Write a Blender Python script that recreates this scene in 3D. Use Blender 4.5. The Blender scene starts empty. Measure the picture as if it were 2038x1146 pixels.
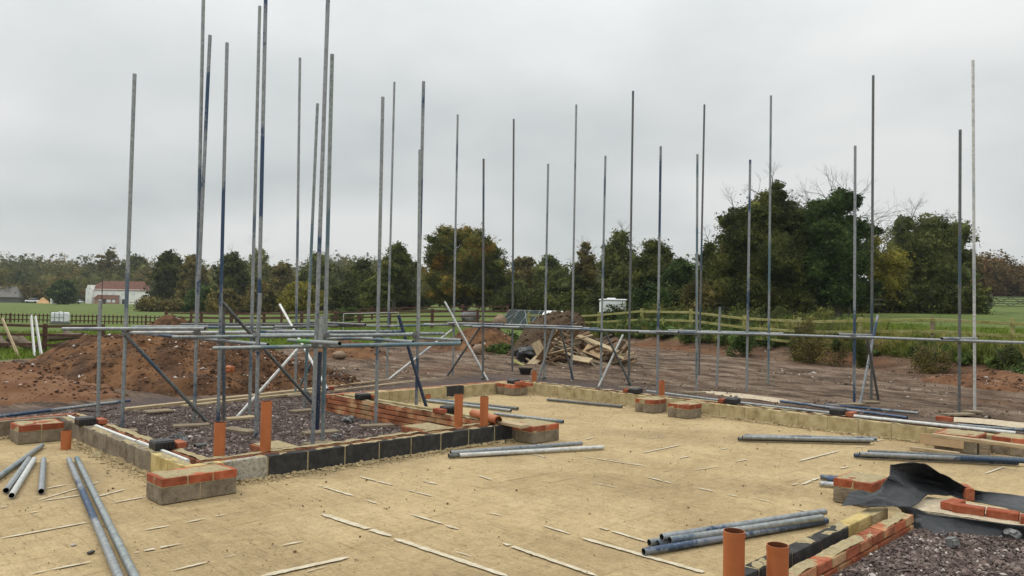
import bpy, math, random
import numpy as np
from mathutils import Vector, Matrix
random.seed(7)
RNG = np.random.default_rng(11)
scene = bpy.context.scene
C = scene.collection

# ------------------------------------------------------------------ camera
CAM = Vector((12.6475, -11.4632, 1.7373))
YAW, PITCH, ROLL, FPX, CX, CY = 2.3565, .0277, .0180, 1514.95, 1019., 573.
F = Vector((math.cos(YAW)*math.cos(PITCH), math.sin(YAW)*math.cos(PITCH), math.sin(PITCH)))
R0 = Vector((math.sin(YAW), -math.cos(YAW), 0)); U0 = R0.cross(F)
RR = R0*math.cos(ROLL)+U0*math.sin(ROLL); UU = -R0*math.sin(ROLL)+U0*math.cos(ROLL)
FH = Vector((math.cos(YAW), math.sin(YAW), 0))      # level forward, RH0 level right
def ray(px, py): return F+RR*((px-CX)/FPX)-UU*((py-CY)/FPX)
def g(px, py, z=0.):                                 # point of height z seen at a pixel
    d = ray(px, py); return CAM+d*((z-CAM.z)/d.z)
def atD(px, py, D):                                  # point at level distance D
    d = ray(px, py); return CAM+d*(D/d.dot(FH))
def DL(D, L, z=0.): return Vector((CAM.x+FH.x*D+R0.x*L, CAM.y+FH.y*D+R0.y*L, z))
def dep(P): return (P-CAM).dot(FH)
def pix(P):
    d = P-CAM; w = d.dot(F); return CX+FPX*d.dot(RR)/w, CY-FPX*d.dot(UU)/w
cam = bpy.data.cameras.new('camera'); co = bpy.data.objects.new('camera', cam); C.objects.link(co)
cam.sensor_width = 36; cam.lens = 36*FPX/2038; cam.clip_start = .05; cam.clip_end = 6000
co.matrix_world = Matrix(((RR.x, UU.x, -F.x, CAM.x), (RR.y, UU.y, -F.y, CAM.y), (RR.z, UU.z, -F.z, CAM.z), (0, 0, 0, 1)))
scene.camera = co

# ------------------------------------------------------------------ noise
def vnoise(x, y, seed=0):
    xi = np.floor(x).astype(np.int64); yi = np.floor(y).astype(np.int64)
    xf = x-xi; yf = y-yi; u = xf*xf*(3-2*xf); v = yf*yf*(3-2*yf)
    def h(a, b):
        n = (a*374761393+b*668265263+seed*974634777) & 0xffffffff
        n = ((n ^ (n >> 13))*1274126177) & 0xffffffff
        return ((n ^ (n >> 16)) & 0xffff)/65535.
    return (h(xi, yi)*(1-u)+h(xi+1, yi)*u)*(1-v)+(h(xi, yi+1)*(1-u)+h(xi+1, yi+1)*u)*v
def fbm(x, y, o=4, seed=0):
    s = 0; a = .5; t = 0
    for i in range(o): s = s+a*vnoise(x*2**i, y*2**i, seed+i); t += a; a *= .5
    return s/t-.5
def sm(x, a, b): t = np.clip((x-a)/(b-a), 0, 1); return t*t*(3-2*t)

# ------------------------------------------------------------------ materials
def mat(name, cols, scale=3., rough=.85, bump=0., bscale=None, metal=0., coord='Object', detail=6., ramp=None, stretch=None, spec=.3, isl=0., trans=0., col2=None):
    """noise ramp material; cols = list of colours dark to light"""
    m = bpy.data.materials.new(name); m.use_nodes = True; nt = m.node_tree; N = nt.nodes; L = nt.links
    b = N['Principled BSDF']; b.inputs['Roughness'].default_value = rough; b.inputs['Metallic'].default_value = metal
    b.inputs['Specular IOR Level'].default_value = spec
    tc = N.new('ShaderNodeTexCoord'); src = tc.outputs[coord]
    if stretch:
        mp = N.new('ShaderNodeMapping'); mp.inputs['Scale'].default_value = stretch; L.new(src, mp.inputs[0]); src = mp.outputs[0]
    n = N.new('ShaderNodeTexNoise'); n.inputs['Scale'].default_value = scale; n.inputs['Detail'].default_value = detail; n.inputs['Roughness'].default_value = .62
    L.new(src, n.inputs['Vector'])
    r = N.new('ShaderNodeValToRGB'); e = r.color_ramp.elements
    k = len(cols)
    pos = ramp or [.3+.4*i/max(1, k-1) for i in range(k)]
    while len(e) < k: e.new(.5)
    for i, c in enumerate(cols): e[i].position = pos[i]; e[i].color = (*c, 1)
    L.new(n.outputs['Fac'], r.inputs[0]); out = r.outputs[0]
    if isl:
        ge = N.new('ShaderNodeNewGeometry'); mr = N.new('ShaderNodeMapRange'); mr.inputs[3].default_value = 1-isl; mr.inputs[4].default_value = 1+isl
        L.new(ge.outputs['Random Per Island'], mr.inputs[0])
        mx = N.new('ShaderNodeVectorMath'); mx.operation = 'SCALE'; L.new(out, mx.inputs[0]); L.new(mr.outputs[0], mx.inputs['Scale']); out = mx.outputs[0]
    L.new(out, b.inputs['Base Color'])
    if bump:
        n2 = N.new('ShaderNodeTexNoise'); n2.inputs['Scale'].default_value = bscale or scale*6; n2.inputs['Detail'].default_value = 5; L.new(src, n2.inputs['Vector'])
        bp = N.new('ShaderNodeBump'); bp.inputs['Strength'].default_value = bump; bp.inputs['Distance'].default_value = .02
        L.new(n2.outputs['Fac'], bp.inputs['Height']); L.new(bp.outputs[0], b.inputs['Normal'])
    if trans:
        tr = N.new('ShaderNodeBsdfTranslucent'); L.new(out, tr.inputs[0]); ms = N.new('ShaderNodeMixShader'); ms.inputs[0].default_value = trans
        L.new(b.outputs[0], ms.inputs[1]); L.new(tr.outputs[0], ms.inputs[2]); L.new(ms.outputs[0], N['Material Output'].inputs[0])
    return m
def tube_mat(name, base, paint, thr, rough=.5):
    """weathered galvanised steel with worn paint bands along the tube's own length"""
    m = bpy.data.materials.new(name); m.use_nodes = True; nt = m.node_tree; N = nt.nodes; L = nt.links
    b = N['Principled BSDF']; b.inputs['Roughness'].default_value = rough; b.inputs['Metallic'].default_value = .35; b.inputs['Specular IOR Level'].default_value = .4
    tc = N.new('ShaderNodeTexCoord'); oi = N.new('ShaderNodeObjectInfo')
    ad = N.new('ShaderNodeVectorMath'); ad.operation = 'ADD'; sc = N.new('ShaderNodeVectorMath'); sc.operation = 'SCALE'; sc.inputs[0].default_value = (3, 7, 40)
    L.new(oi.outputs['Random'], sc.inputs['Scale']); L.new(tc.outputs['Object'], ad.inputs[0]); L.new(sc.outputs[0], ad.inputs[1])
    mp = N.new('ShaderNodeMapping'); mp.inputs['Scale'].default_value = (2, 2, 1.1); L.new(ad.outputs[0], mp.inputs[0])
    n = N.new('ShaderNodeTexNoise'); n.inputs['Scale'].default_value = 1.; n.inputs['Detail'].default_value = 1.5; L.new(mp.outputs[0], n.inputs['Vector'])
    n2 = N.new('ShaderNodeTexNoise'); n2.inputs['Scale'].default_value = 22.; n2.inputs['Detail'].default_value = 6; L.new(ad.outputs[0], n2.inputs['Vector'])
    a1 = N.new('ShaderNodeMath'); a1.operation = 'MULTIPLY_ADD'; a1.inputs[1].default_value = .28; L.new(n2.outputs['Fac'], a1.inputs[0]); L.new(n.outputs['Fac'], a1.inputs[2])
    r = N.new('ShaderNodeMapRange'); r.inputs[1].default_value = thr+.14; r.inputs[2].default_value = thr+.19; L.new(a1.outputs[0], r.inputs[0])
    cr = N.new('ShaderNodeValToRGB'); e = cr.color_ramp.elements; e[0].position = .3; e[0].color = (*[c*.72 for c in base], 1); e[1].position = .7; e[1].color = (*[min(1, c*1.3) for c in base], 1)
    L.new(n2.outputs['Fac'], cr.inputs[0])
    mx = N.new('ShaderNodeMix'); mx.data_type = 'RGBA'; L.new(r.outputs[0], mx.inputs['Factor']); L.new(cr.outputs[0], mx.inputs['A']); mx.inputs['B'].default_value = (*paint, 1)
    n3 = N.new('ShaderNodeTexNoise'); n3.inputs['Scale'].default_value = 60.; n3.inputs['Detail'].default_value = 3; L.new(ad.outputs[0], n3.inputs['Vector'])
    r3 = N.new('ShaderNodeMapRange'); r3.inputs[1].default_value = .62; r3.inputs[2].default_value = .7; r3.inputs[4].default_value = .45; L.new(n3.outputs['Fac'], r3.inputs[0])
    mx2 = N.new('ShaderNodeMix'); mx2.data_type = 'RGBA'; L.new(r3.outputs[0], mx2.inputs['Factor']); L.new(mx.outputs['Result'], mx2.inputs['A']); mx2.inputs['B'].default_value = (.5, .5, .48, 1)
    L.new(mx2.outputs['Result'], b.inputs['Base Color'])
    bp = N.new('ShaderNodeBump'); bp.inputs['Strength'].default_value = .25; bp.inputs['Distance'].default_value = .004; L.new(n2.outputs['Fac'], bp.inputs['Height']); L.new(bp.outputs[0], b.inputs['Normal'])
    return m
GALV = (.255, .272, .268)
M = {
 'galv': tube_mat('galvanised steel', GALV, (.1, .135, .175), .6),
 'galvb': tube_mat('blue banded steel', (.24, .255, .26), (.035, .065, .12), .53),
 'galvd': tube_mat('dull dark steel', (.12, .125, .12), (.06, .09, .12), .6),
 'galvw': tube_mat('pale steel', (.5, .5, .47), (.3, .33, .36), .62),
 'galvt': tube_mat('teal tinted steel', (.235, .26, .255), (.10, .16, .185), .55),
 'lime': tube_mat('lime sprayed steel', (.25, .265, .26), (.12, .3, .08), .47),
 'navy': tube_mat('navy painted steel', (.035, .048, .075), (.022, .034, .07), .4),
 'navyp': tube_mat('mottled navy steel', (.06, .09, .15), (.2, .22, .25), .5),
 'tubein': mat('tube inside', [(.02, .02, .02), (.05, .04, .035)], 20, .9),
 'coupler': mat('coupler steel', [(.1, .1, .1), (.28, .28, .27)], 40, .6, metal=.5),
 'cream': mat('cream block', [(.26, .2, .095), (.42, .34, .18), (.5, .42, .25)], 7, .95, .6, 60),
 'creamy': mat('yellow block', [(.3, .22, .08), (.5, .38, .15), (.56, .45, .22)], 6, .95, .6, 60),
 'grey': mat('grey block', [(.11, .085, .055), (.21, .17, .12), (.29, .24, .17)], 9, .95, .7, 70),
 'lightgrey': mat('pale aggregate block', [(.16, .14, .11), (.4, .37, .3), (.5, .46, .4)], 30, .95, .8, 80),
 'dark': mat('dark block', [(.02, .02, .02), (.04, .04, .038), (.075, .07, .06)], 12, .9, .5, 80, ramp=[.3, .55, .78]),
 'mortar': mat('sandy mortar', [(.28, .22, .12), (.46, .38, .22)], 25, .98, .8, 90),
 'brick': mat('red brick', [(.17, .05, .025), (.36, .1, .045), (.42, .17, .09)], 9, .9, .5, 70, isl=.25),
 'brickdull': mat('dusty red brick', [(.15, .055, .03), (.27, .1, .055), (.36, .2, .12)], 9, .95, .5, 70, isl=.3),
 'bricko': mat('orange facing brick', [(.22, .055, .024), (.36, .09, .038), (.43, .16, .09)], 6, .85, .5, 60, isl=.35),
 'brickm': mat('multi brick', [(.16, .055, .03), (.36, .13, .06), (.5, .3, .15), (.45, .33, .19)], 2.6, .95, .6, 60, isl=.35, ramp=[.32, .47, .6, .72]),
 'white': mat('white insulation edge', [(.5, .5, .46), (.72, .71, .67)], 20, .8, .3),
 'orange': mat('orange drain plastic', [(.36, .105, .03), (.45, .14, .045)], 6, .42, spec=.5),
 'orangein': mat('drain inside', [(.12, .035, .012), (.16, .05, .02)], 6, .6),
 'blackp': mat('black plastic', [(.008, .008, .009), (.02, .02, .02)], 8, .4, spec=.5),
 'wood': mat('pale sawn timber', [(.27, .19, .105), (.44, .34, .205), (.54, .44, .28)], 4, .85, .3, 30, stretch=(1, 8, 8), isl=.2),
 'woodold': mat('weathered board', [(.13, .1, .07), (.27, .21, .14), (.38, .31, .21)], 5, .9, .5, 30, stretch=(1, 8, 8), isl=.3),
 'woodbrown': mat('brown damp timber', [(.09, .055, .03), (.2, .125, .07), (.3, .2, .12)], 5, .9, .4, 30, stretch=(1, 8, 8), isl=.3),
 'woodgrey': mat('whitened board', [(.45, .45, .43), (.66, .65, .62)], 5, .85, .3, stretch=(8, 8, 1)),
 'fencered': mat('brown stained fence', [(.06, .032, .024), (.13, .065, .045)], 6, .9, .4),
 'fencegrn': mat('mossy fence timber', [(.14, .14, .04), (.28, .27, .09), (.36, .33, .19)], 4, .95, .6, 30, stretch=(1, 1, 3)),
 'fencegrey': mat('old grey fence', [(.06, .06, .045), (.14, .14, .1)], 4, .95, .4),
 'gravel': mat('crushed purple stone', [(.055, .038, .033), (.125, .09, .078), (.235, .19, .165)], 8, .9, isl=.55),
 'stonepale': mat('pale stone', [(.35, .3, .26), (.55, .5, .45)], 8, .9, isl=.3),
 'soilclod': mat('soil clods', [(.03, .016, .009), (.075, .039, .02), (.12, .06, .03)], 2.5, .97, isl=.45),
 'mudclod': mat('mud clods', [(.07, .045, .03), (.14, .1, .07), (.2, .15, .11)], 2.5, .97, isl=.3),
 'bark': mat('bark', [(.035, .03, .022), (.09, .08, .06)], 6, .95, .6),
 'twig': mat('grey twigs', [(.07, .062, .05), (.13, .12, .1)], 6, .95),
 'ply': mat('plywood', [(.38, .25, .13), (.52, .37, .22)], 3, .8),
 'wallwhite': mat('white render', [(.86, .85, .82), (.92, .91, .88)], 2, .9),
 'rooftile': mat('red clay tiles', [(.09, .04, .028), (.17, .075, .05)], 1.2, .9, .5, 8),
 'pinkbrick': mat('pink brick', [(.35, .2, .16), (.45, .28, .22)], 3, .9),
 'glass': mat('dark window glass', [(.015, .018, .02), (.03, .035, .04)], 2, .15, spec=.7),
 'thatch': mat('weathered grey roof', [(.1, .095, .085), (.2, .19, .17)], 2, .95, .5, stretch=(1, 1, 6)),
 'carpaint': mat('silver paint', [(.4, .42, .44), (.5, .52, .54)], 2, .35, metal=.4, spec=.6),
 'rubber': mat('rubber', [(.012, .012, .012), (.02, .02, .02)], 4, .8),
 'tarp': mat('white sheeting', [(.6, .62, .6), (.8, .81, .8)], 1.5, .6, .4, 4),
 'net': mat('dark green netting', [(.012, .02, .018), (.03, .045, .04)], 6, .9),
 'whitep': mat('white plastic', [(.68, .7, .72), (.82, .83, .84)], 2, .5),
 'turf': mat('cut turf and dead grass', [(.035, .022, .013), (.085, .056, .033), (.14, .098, .058)], 9, 1., 1., 14, stretch=(3, 3, 1)),
 'rock': mat('tan boulder', [(.16, .11, .07), (.32, .23, .16)], 3, .95, .7),
 'rockgrey': mat('grey boulder', [(.1, .1, .1), (.22, .21, .21)], 3, .95, .7),
 'sandbed': mat('pale sand', [(.4, .32, .21), (.6, .51, .38)], 14, 1., .8, 60),
 'log': mat('cut log', [(.09, .07, .05), (.22, .17, .12)], 4, .95, .7),
}
def leafm(name, cols, ramp=None, scale=.35, isl=.5, k=1.8): return mat(name, [(q[0]*k*f*1.08, q[1]*k*f*1.04, q[2]*k*f*.75) for q, f in zip(cols, (.7, 1., 1.25, 1.25))], scale*1.6, .75, isl=isl, ramp=ramp or [.36, .5, .64], trans=.25, detail=4, spec=.2)
LF = {
 'dark': leafm('dark evergreen leaves', [(.017, .024, .009), (.035, .045, .014), (.06, .062, .02)]),
 'ivy': leafm('ivy leaves', [(.014, .026, .01), (.03, .05, .018), (.045, .07, .026)]),
 'oak': leafm('turning oak leaves', [(.028, .04, .012), (.06, .065, .018), (.115, .075, .018), (.15, .07, .018)], [.36, .5, .62, .74], .22),
 'mid': leafm('mid green leaves', [(.03, .04, .015), (.06, .072, .026), (.085, .09, .035)]),
 'olive': leafm('olive brown leaves', [(.045, .042, .018), (.08, .072, .03), (.1, .078, .034)]),
 'pale': leafm('pale thin leaves', [(.09, .1, .05), (.15, .16, .085)]),
 'yellow': leafm('yellowing leaves', [(.05, .06, .015), (.12, .11, .025)]),
 'bush': leafm('bramble leaves', [(.025, .045, .015), (.06, .1, .03), (.09, .13, .045)], scale=1.5, k=1.1),
 'far': leafm('far wood leaves', [(.03, .042, .018), (.06, .066, .026), (.09, .068, .03)], scale=.05, isl=.4),
 'redfar': leafm('russet wood leaves', [(.05, .045, .028), (.085, .06, .035), (.1, .06, .035)], scale=.1, isl=.3),
 'grass': leafm('long grass blades', [(.07, .11, .02), (.15, .18, .05), (.3, .26, .13)], scale=.8, k=1.1),
 'tuft': leafm('field grass blades', [(.08, .14, .018), (.14, .2, .035)], scale=.5, k=1.1),
}

# ------------------------------------------------------------------ object helpers
def tag(o, label=None, cat=None, group=None, kind=None):
    if label: o['label'] = label
    if cat: o['category'] = cat
    if group: o['group'] = group
    if kind: o['kind'] = kind
    return o
def empty(name, loc, label, cat, group=None):
    o = bpy.data.objects.new(name, None); C.objects.link(o); o.location = loc; o.empty_display_size = .2
    return tag(o, label, cat, group)
def link(name, me, parent=None, loc=None, mats=()):
    o = bpy.data.objects.new(name, me); C.objects.link(o)
    for m in mats:
        if m.name not in [x.name for x in me.materials if x]: me.materials.append(m)
    if parent: o.parent = parent
    if loc is not None: o.location = loc
    return o
class MB:
    def __init__(s): s.v = []; s.f = []; s.m = []; s.sm = []
    def add(s, vs, fs, mi=0, smooth=False):
        k = len(s.v); s.v += [tuple(v) for v in vs]; s.f += [tuple(i+k for i in f) for f in fs]; s.m += [mi]*len(fs); s.sm += [smooth]*len(fs)
    def box(s, c, size, mi=0, rz=0., mtx=None, bev=0., jit=0.):
        hx, hy, hz = [q/2 for q in size]; b = min(bev, hx*.9, hy*.9, hz*.9)
        if b <= 0:
            vs = [Vector((x*hx, y*hy, z*hz)) for x in (-1, 1) for y in (-1, 1) for z in (-1, 1)]
            fs = [(0, 1, 3, 2), (4, 6, 7, 5), (0, 4, 5, 1), (2, 3, 7, 6), (0, 2, 6, 4), (1, 5, 7, 3)]
        else:
            vs = []; idx = {}
            for x in (-1, 1):
                for y in (-1, 1):
                    for z in (-1, 1):
                        for a in range(3):
                            p = [x*(hx-b), y*(hy-b), z*(hz-b)]; p[a] = (x, y, z)[a]*(hx, hy, hz)[a]
                            idx[(x, y, z, a)] = len(vs); vs.append(Vector(p))
            fs = []
            for a in range(3):
                o1, o2 = [q for q in range(3) if q != a]
                for sg in (-1, 1):
                    q = []
                    for t1, t2 in ((-1, -1), (1, -1), (1, 1), (-1, 1)):
                        k = [0, 0, 0]; k[a] = sg; k[o1] = t1; k[o2] = t2; q.append(idx[(*k, a)])
                    if (sg > 0) != (a != 1): q.reverse()
                    fs.append(tuple(q))
            for a in range(3):
                o1, o2 = [q for q in range(3) if q != a]
                for s1 in (-1, 1):
                    for s2 in (-1, 1):
                        k0 = [0, 0, 0]; k0[o1] = s1; k0[o2] = s2; k0[a] = -1; k1 = list(k0); k1[a] = 1
                        fs.append((idx[(*k0, o1)], idx[(*k1, o1)], idx[(*k1, o2)], idx[(*k0, o2)]))
            for x in (-1, 1):
                for y in (-1, 1):
                    for z in (-1, 1): fs.append(tuple(idx[(x, y, z, a)] for a in range(3)))
        if jit: vs = [v+Vector((random.uniform(-jit, jit) for _ in range(3))) for v in vs]
        T = mtx if mtx is not None else Matrix.Rotation(rz, 4, 'Z')
        c = Vector(c); s.add([T.to_3x3() @ v+c for v in vs], fs, mi)
    def tube(s, p0, p1, r, r1=None, n=12, mi=0, caps=True, hollow=0., mi_in=None, smooth=True):
        p0, p1 = Vector(p0), Vector(p1); d = (p1-p0); L = d.length; d.normalize()
        a = d.orthogonal().normalized(); b = d.cross(a); r1 = r if r1 is None else r1
        ring = lambda c, q: [c+a*math.cos(2*math.pi*i/n)*q+b*math.sin(2*math.pi*i/n)*q for i in range(n)]
        vs = ring(p0, r)+ring(p1, r1); fs = [(i, (i+1) % n, n+(i+1) % n, n+i) for i in range(n)]
        s.add(vs, fs, mi, smooth)
        if hollow:
            ri = r-hollow; dp = min(.25, L*.4)
            for (c, sgn, q) in ((p0, 1, r), (p1, -1, r1)):
                q2 = q-hollow
                s.add(ring(c, q)+ring(c, q2), [((i+1) % n, i, n+i, n+(i+1) % n) if sgn > 0 else (i, (i+1) % n, n+(i+1) % n, n+i) for i in range(n)], mi)
                s.add(ring(c, q2)+ring(c+d*sgn*dp, q2), [(i, (i+1) % n, n+(i+1) % n, n+i) for i in range(n)], mi_in, True)
                s.add(ring(c+d*sgn*dp, q2), [tuple(range(n))], mi_in)
        elif caps:
            s.add(ring(p0, r), [tuple(range(n))[::-1]], mi); s.add(ring(p1, r1), [tuple(range(n))], mi)
    def mesh(s, name, mats):
        me = bpy.data.meshes.new(name); me.from_pydata([tuple(v) for v in s.v], [], s.f)
        for m in mats: me.materials.append(m)
        me.polygons.foreach_set('material_index', s.m); me.polygons.foreach_set('use_smooth', s.sm); me.update(); return me
    def build(s, name, mats, parent=None, origin=None):
        """verts are in world space; origin = the thing's base (defaults to the parent's or the centroid)"""
        if parent is not None: o0 = parent.matrix_basis.translation
        else: o0 = Vector(origin) if origin is not None else sum((Vector(v) for v in s.v), Vector())/len(s.v)
        s.v = [(v[0]-o0.x, v[1]-o0.y, v[2]-o0.z) for v in s.v]
        return link(name, s.mesh(name, mats), parent, None if parent is not None else o0)
def npmesh(name, V, Fc, mats, mi=None, smooth=False, attr=None):
    me = bpy.data.meshes.new(name); V = np.asarray(V, np.float32); Fc = np.asarray(Fc, np.int32); k = Fc.shape[1]
    me.vertices.add(len(V)); me.vertices.foreach_set('co', V.ravel()); me.loops.add(Fc.size); me.loops.foreach_set('vertex_index', Fc.ravel())
    me.polygons.add(len(Fc)); me.polygons.foreach_set('loop_start', np.arange(0, Fc.size, k, dtype=np.int32))
    try: me.polygons.foreach_set('loop_total', np.full(len(Fc), k, np.int32))
    except Exception: pass
    if mi is not None: me.polygons.foreach_set('material_index', np.asarray(mi, np.int32))
    me.polygons.foreach_set('use_smooth', np.full(len(Fc), smooth))
    for m in mats: me.materials.append(m)
    if attr:
        for n, a in attr.items(): at = me.attributes.new(n, 'FLOAT', 'POINT'); at.data.foreach_set('value', np.asarray(a, np.float32))
    me.update(calc_edges=True); me.validate(); return me

# ------------------------------------------------------------------ world + sun
SUN_EL, SUN_AZ = math.radians(48), math.radians(205)
w = bpy.data.worlds.new('World'); scene.world = w; w.use_nodes = True
nt = w.node_tree; N = nt.nodes; Lk = nt.links; bg = N['Background']
sky = N.new('ShaderNodeTexSky'); sky.sky_type = 'NISHITA'; sky.sun_disc = False; sky.sun_elevation = SUN_EL; sky.sun_rotation = math.pi/2-SUN_AZ
tc = N.new('ShaderNodeTexCoord'); sep = N.new('ShaderNodeSeparateXYZ'); Lk.new(tc.outputs['Generated'], sep.inputs[0])
# overcast deck: luminance climbs towards the zenith, with soft cloud banks
ad = N.new('ShaderNodeMath'); ad.operation = 'ADD'; ad.inputs[1].default_value = .32; ab = N.new('ShaderNodeMath'); ab.operation = 'MAXIMUM'; ab.inputs[1].default_value = 0.
Lk.new(sep.outputs['Z'], ab.inputs[0]); Lk.new(ab.outputs[0], ad.inputs[0])
dv = N.new('ShaderNodeVectorMath'); dv.operation = 'DIVIDE'; Lk.new(tc.outputs['Generated'], dv.inputs[0])
cb = N.new('ShaderNodeCombineXYZ'); [Lk.new(ad.outputs[0], cb.inputs[i]) for i in range(3)]; Lk.new(cb.outputs[0], dv.inputs[1])
cn = N.new('ShaderNodeTexNoise'); cn.inputs['Scale'].default_value = 1.3; cn.inputs['Detail'].default_value = 5; cn.inputs['Roughness'].default_value = .45; Lk.new(dv.outputs[0], cn.inputs['Vector'])
cr = N.new('ShaderNodeValToRGB'); e = cr.color_ramp.elements; e[0].position = .36; e[0].color = (.54, .57, .57, 1); e[1].position = .64; e[1].color = (.77, .775, .765, 1)
Lk.new(cn.outputs['Fac'], cr.inputs[0])
gr = N.new('ShaderNodeMapRange'); gr.inputs[1].default_value = 0.; gr.inputs[2].default_value = 1.; gr.inputs[3].default_value = 1.; gr.inputs[4].default_value = 2.9
gr.interpolation_type = 'SMOOTHSTEP'; gm = N.new('ShaderNodeMath'); gm.operation = 'POWER'; gm.inputs[1].default_value = 1.4; Lk.new(ab.outputs[0], gm.inputs[0]); Lk.new(gm.outputs[0], gr.inputs[0])
vs = N.new('ShaderNodeVectorMath'); vs.operation = 'SCALE'; Lk.new(cr.outputs[0], vs.inputs[0]); Lk.new(gr.outputs[0], vs.inputs['Scale'])
s2 = N.new('ShaderNodeVectorMath'); s2.operation = 'SCALE'; s2.inputs['Scale'].default_value = .1; Lk.new(sky.outputs[0], s2.inputs[0])
mx = N.new('ShaderNodeMix'); mx.data_type = 'RGBA'; mx.inputs['Factor'].default_value = .93; Lk.new(s2.outputs[0], mx.inputs['A']); Lk.new(vs.outputs[0], mx.inputs['B'])
Lk.new(mx.outputs['Result'], bg.inputs[0]); bg.inputs[1].default_value = 1.
sl = bpy.data.lights.new('sun', 'SUN'); sl.energy = 1.1; sl.angle = math.radians(14); sl.color = (1, .96, .9)
so = bpy.data.objects.new('sun', sl); C.objects.link(so); so.location = (0, 0, 60)
so.rotation_euler = Vector((-math.cos(SUN_AZ)*math.cos(SUN_EL), -math.sin(SUN_AZ)*math.cos(SUN_EL), -math.sin(SUN_EL))).to_track_quat('-Z', 'Y').to_euler()
vsn = scene.view_settings; vsn.view_transform = 'Standard'; vsn.look = 'None'; vsn.exposure = 0; vsn.gamma = 1

# ------------------------------------------------------------------ terrain
PL = ([0, 60, 120, 260, 420, 700, 1500], [-.1, -.1, .15, 1.05, 3.5, 16, 22])
PM = ([0, 14, 30, 60, 100, 260, 600, 1500], [-.1, -.1, .1, .7, 1.65, 3.2, 8, 20])
PR = ([0, 14, 24, 83, 150, 300, 700, 1500], [-.1, -.1, .08, 2.4, 5.5, 9, 18, 26])
GR = ([-1.3, -.67, -.3, -.1, .05, .11, .235, .55, .7, 1.3], [20, 23, 30, 37, 40, 39.5, 33, 24, 21.5, 16])
def hgt0(D, L):
    r = np.clip(L/np.maximum(D, 3.), -1.2, 1.2)
    a = np.interp(D, *PL); b = np.interp(D, *PM); c = np.interp(D, *PR)
    t1 = sm(r, -.4, -.05); t2 = sm(r, .12, .55)
    h = a*(1-t1)+b*t1; h = h*(1-t2)+c*t2
    db = np.interp(r, *GR)
    bank = sm(D, db-1.6, db+.3)*sm(r, .06, .2)*.5
    return h+bank
def ground_z(P):
    D = dep(P); L = (P-CAM).dot(R0)
    return float(hgt0(np.array([D]), np.array([L]))[0])
Ds = list(np.arange(-30, 3, 1.5))+list(np.arange(3, 44, .16)); d = 44.
while d < 1600: Ds.append(d); d *= 1.03
Ds = np.array(Ds); Ss = np.linspace(-1.35, 1.35, 460)
DD, SS = np.meshgrid(Ds, Ss, indexing='ij'); LL = SS*(np.maximum(DD, 0)+8)
H = hgt0(DD, LL); r_ = LL/np.maximum(DD, 3)
X = CAM.x+FH.x*DD+R0.x*LL; Y = CAM.y+FH.y*DD+R0.y*LL
db = np.interp(np.clip(r_, -1.3, 1.3), *GR)
grass = sm(DD+fbm(X*.5, Y*.5, 4, 3)*3.5, db-.6, db+.6)
near = np.maximum(0, 1-sm(DD, 40, 60))
# ruts and lumps in the churned mud
rut = (fbm(X*.25+Y*.9, Y*.25-X*.12, 4, 5)*.22+fbm(X*.9+Y*.3, Y*4.5-X*.8, 4, 9)*.16+fbm(X*4, Y*5, 3, 21)*.06)
foot = (X > -4.5) & (Y < 3.9)
dist = np.maximum(np.maximum(-1.2-X, Y-2.2), 0.)   # how far outside the building zone
flat = sm(dist, 0., 2.5)
H = H+rut*(1-grass)*near*flat*.9-.0*flat
H = H+fbm(X*.15, Y*.15, 3, 31)*.5*sm(DD, 30, 60)*.3+grass*near*fbm(X*1.1, Y*1.1, 3, 8)*.12
gravel_m = 1-sm(dist+fbm(X*1., Y*1., 4, 15)*2.2, .2, 1.6)
nr, nc = DD.shape
idx = np.arange(nr*nc).reshape(nr, nc)
Fc = np.stack([idx[:-1, :-1].ravel(), idx[:-1, 1:].ravel(), idx[1:, 1:].ravel(), idx[1:, :-1].ravel()], 1)
gm_ = bpy.data.materials.new('ground'); gm_.use_nodes = True; nt = gm_.node_tree; N = nt.nodes; Lk = nt.links; b = N['Principled BSDF']; b.inputs['Roughness'].default_value = .95; b.inputs['Specular IOR Level'].default_value = .25
geo = N.new('ShaderNodeNewGeometry')
def noi(s, d=6, r=.6, st=None):
    n = N.new('ShaderNodeTexNoise'); n.inputs['Scale'].default_value = s; n.inputs['Detail'].default_value = d; n.inputs['Roughness'].default_value = r
    if st:
        mp = N.new('ShaderNodeMapping'); mp.inputs['Scale'].default_value = st; mp.inputs['Rotation'].default_value = (0, 0, .35); Lk.new(geo.outputs['Position'], mp.inputs[0]); Lk.new(mp.outputs[0], n.inputs['Vector'])
    else: Lk.new(geo.outputs['Position'], n.inputs['Vector'])
    return n.outputs['Fac']
def rmp(f, cols, pos):
    r = N.new('ShaderNodeValToRGB'); e = r.color_ramp.elements
    while len(e) < len(cols): e.new(.5)
    for i, c in enumerate(cols): e[i].position = pos[i]; e[i].color = (*c, 1)
    Lk.new(f, r.inputs[0]); return r.outputs[0]
def mixc(f, a, c, mode='MIX'):
    m = N.new('ShaderNodeMix'); m.data_type = 'RGBA'; m.blend_type = mode
    for k, v in (('Factor', f), ('A', a), ('B', c)):
        if hasattr(v, 'is_output'): Lk.new(v, m.inputs[k])
        elif isinstance(v, tuple): m.inputs[k].default_value = (*v, 1)
        else: m.inputs[k].default_value = v
    return m.outputs['Result']
def attr(n): a = N.new('ShaderNodeAttribute'); a.attribute_name = n; return a.outputs['Fac']
mud = rmp(noi(1.1, 8, .65, (.5, 1.6, 1)), [(.06, .038, .024), (.135, .09, .06), (.215, .155, .108), (.3, .225, .165)], [.36, .47, .56, .7])
orange = rmp(noi(3, 6), [(.1, .045, .02), (.2, .09, .04)], [.35, .65])
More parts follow.
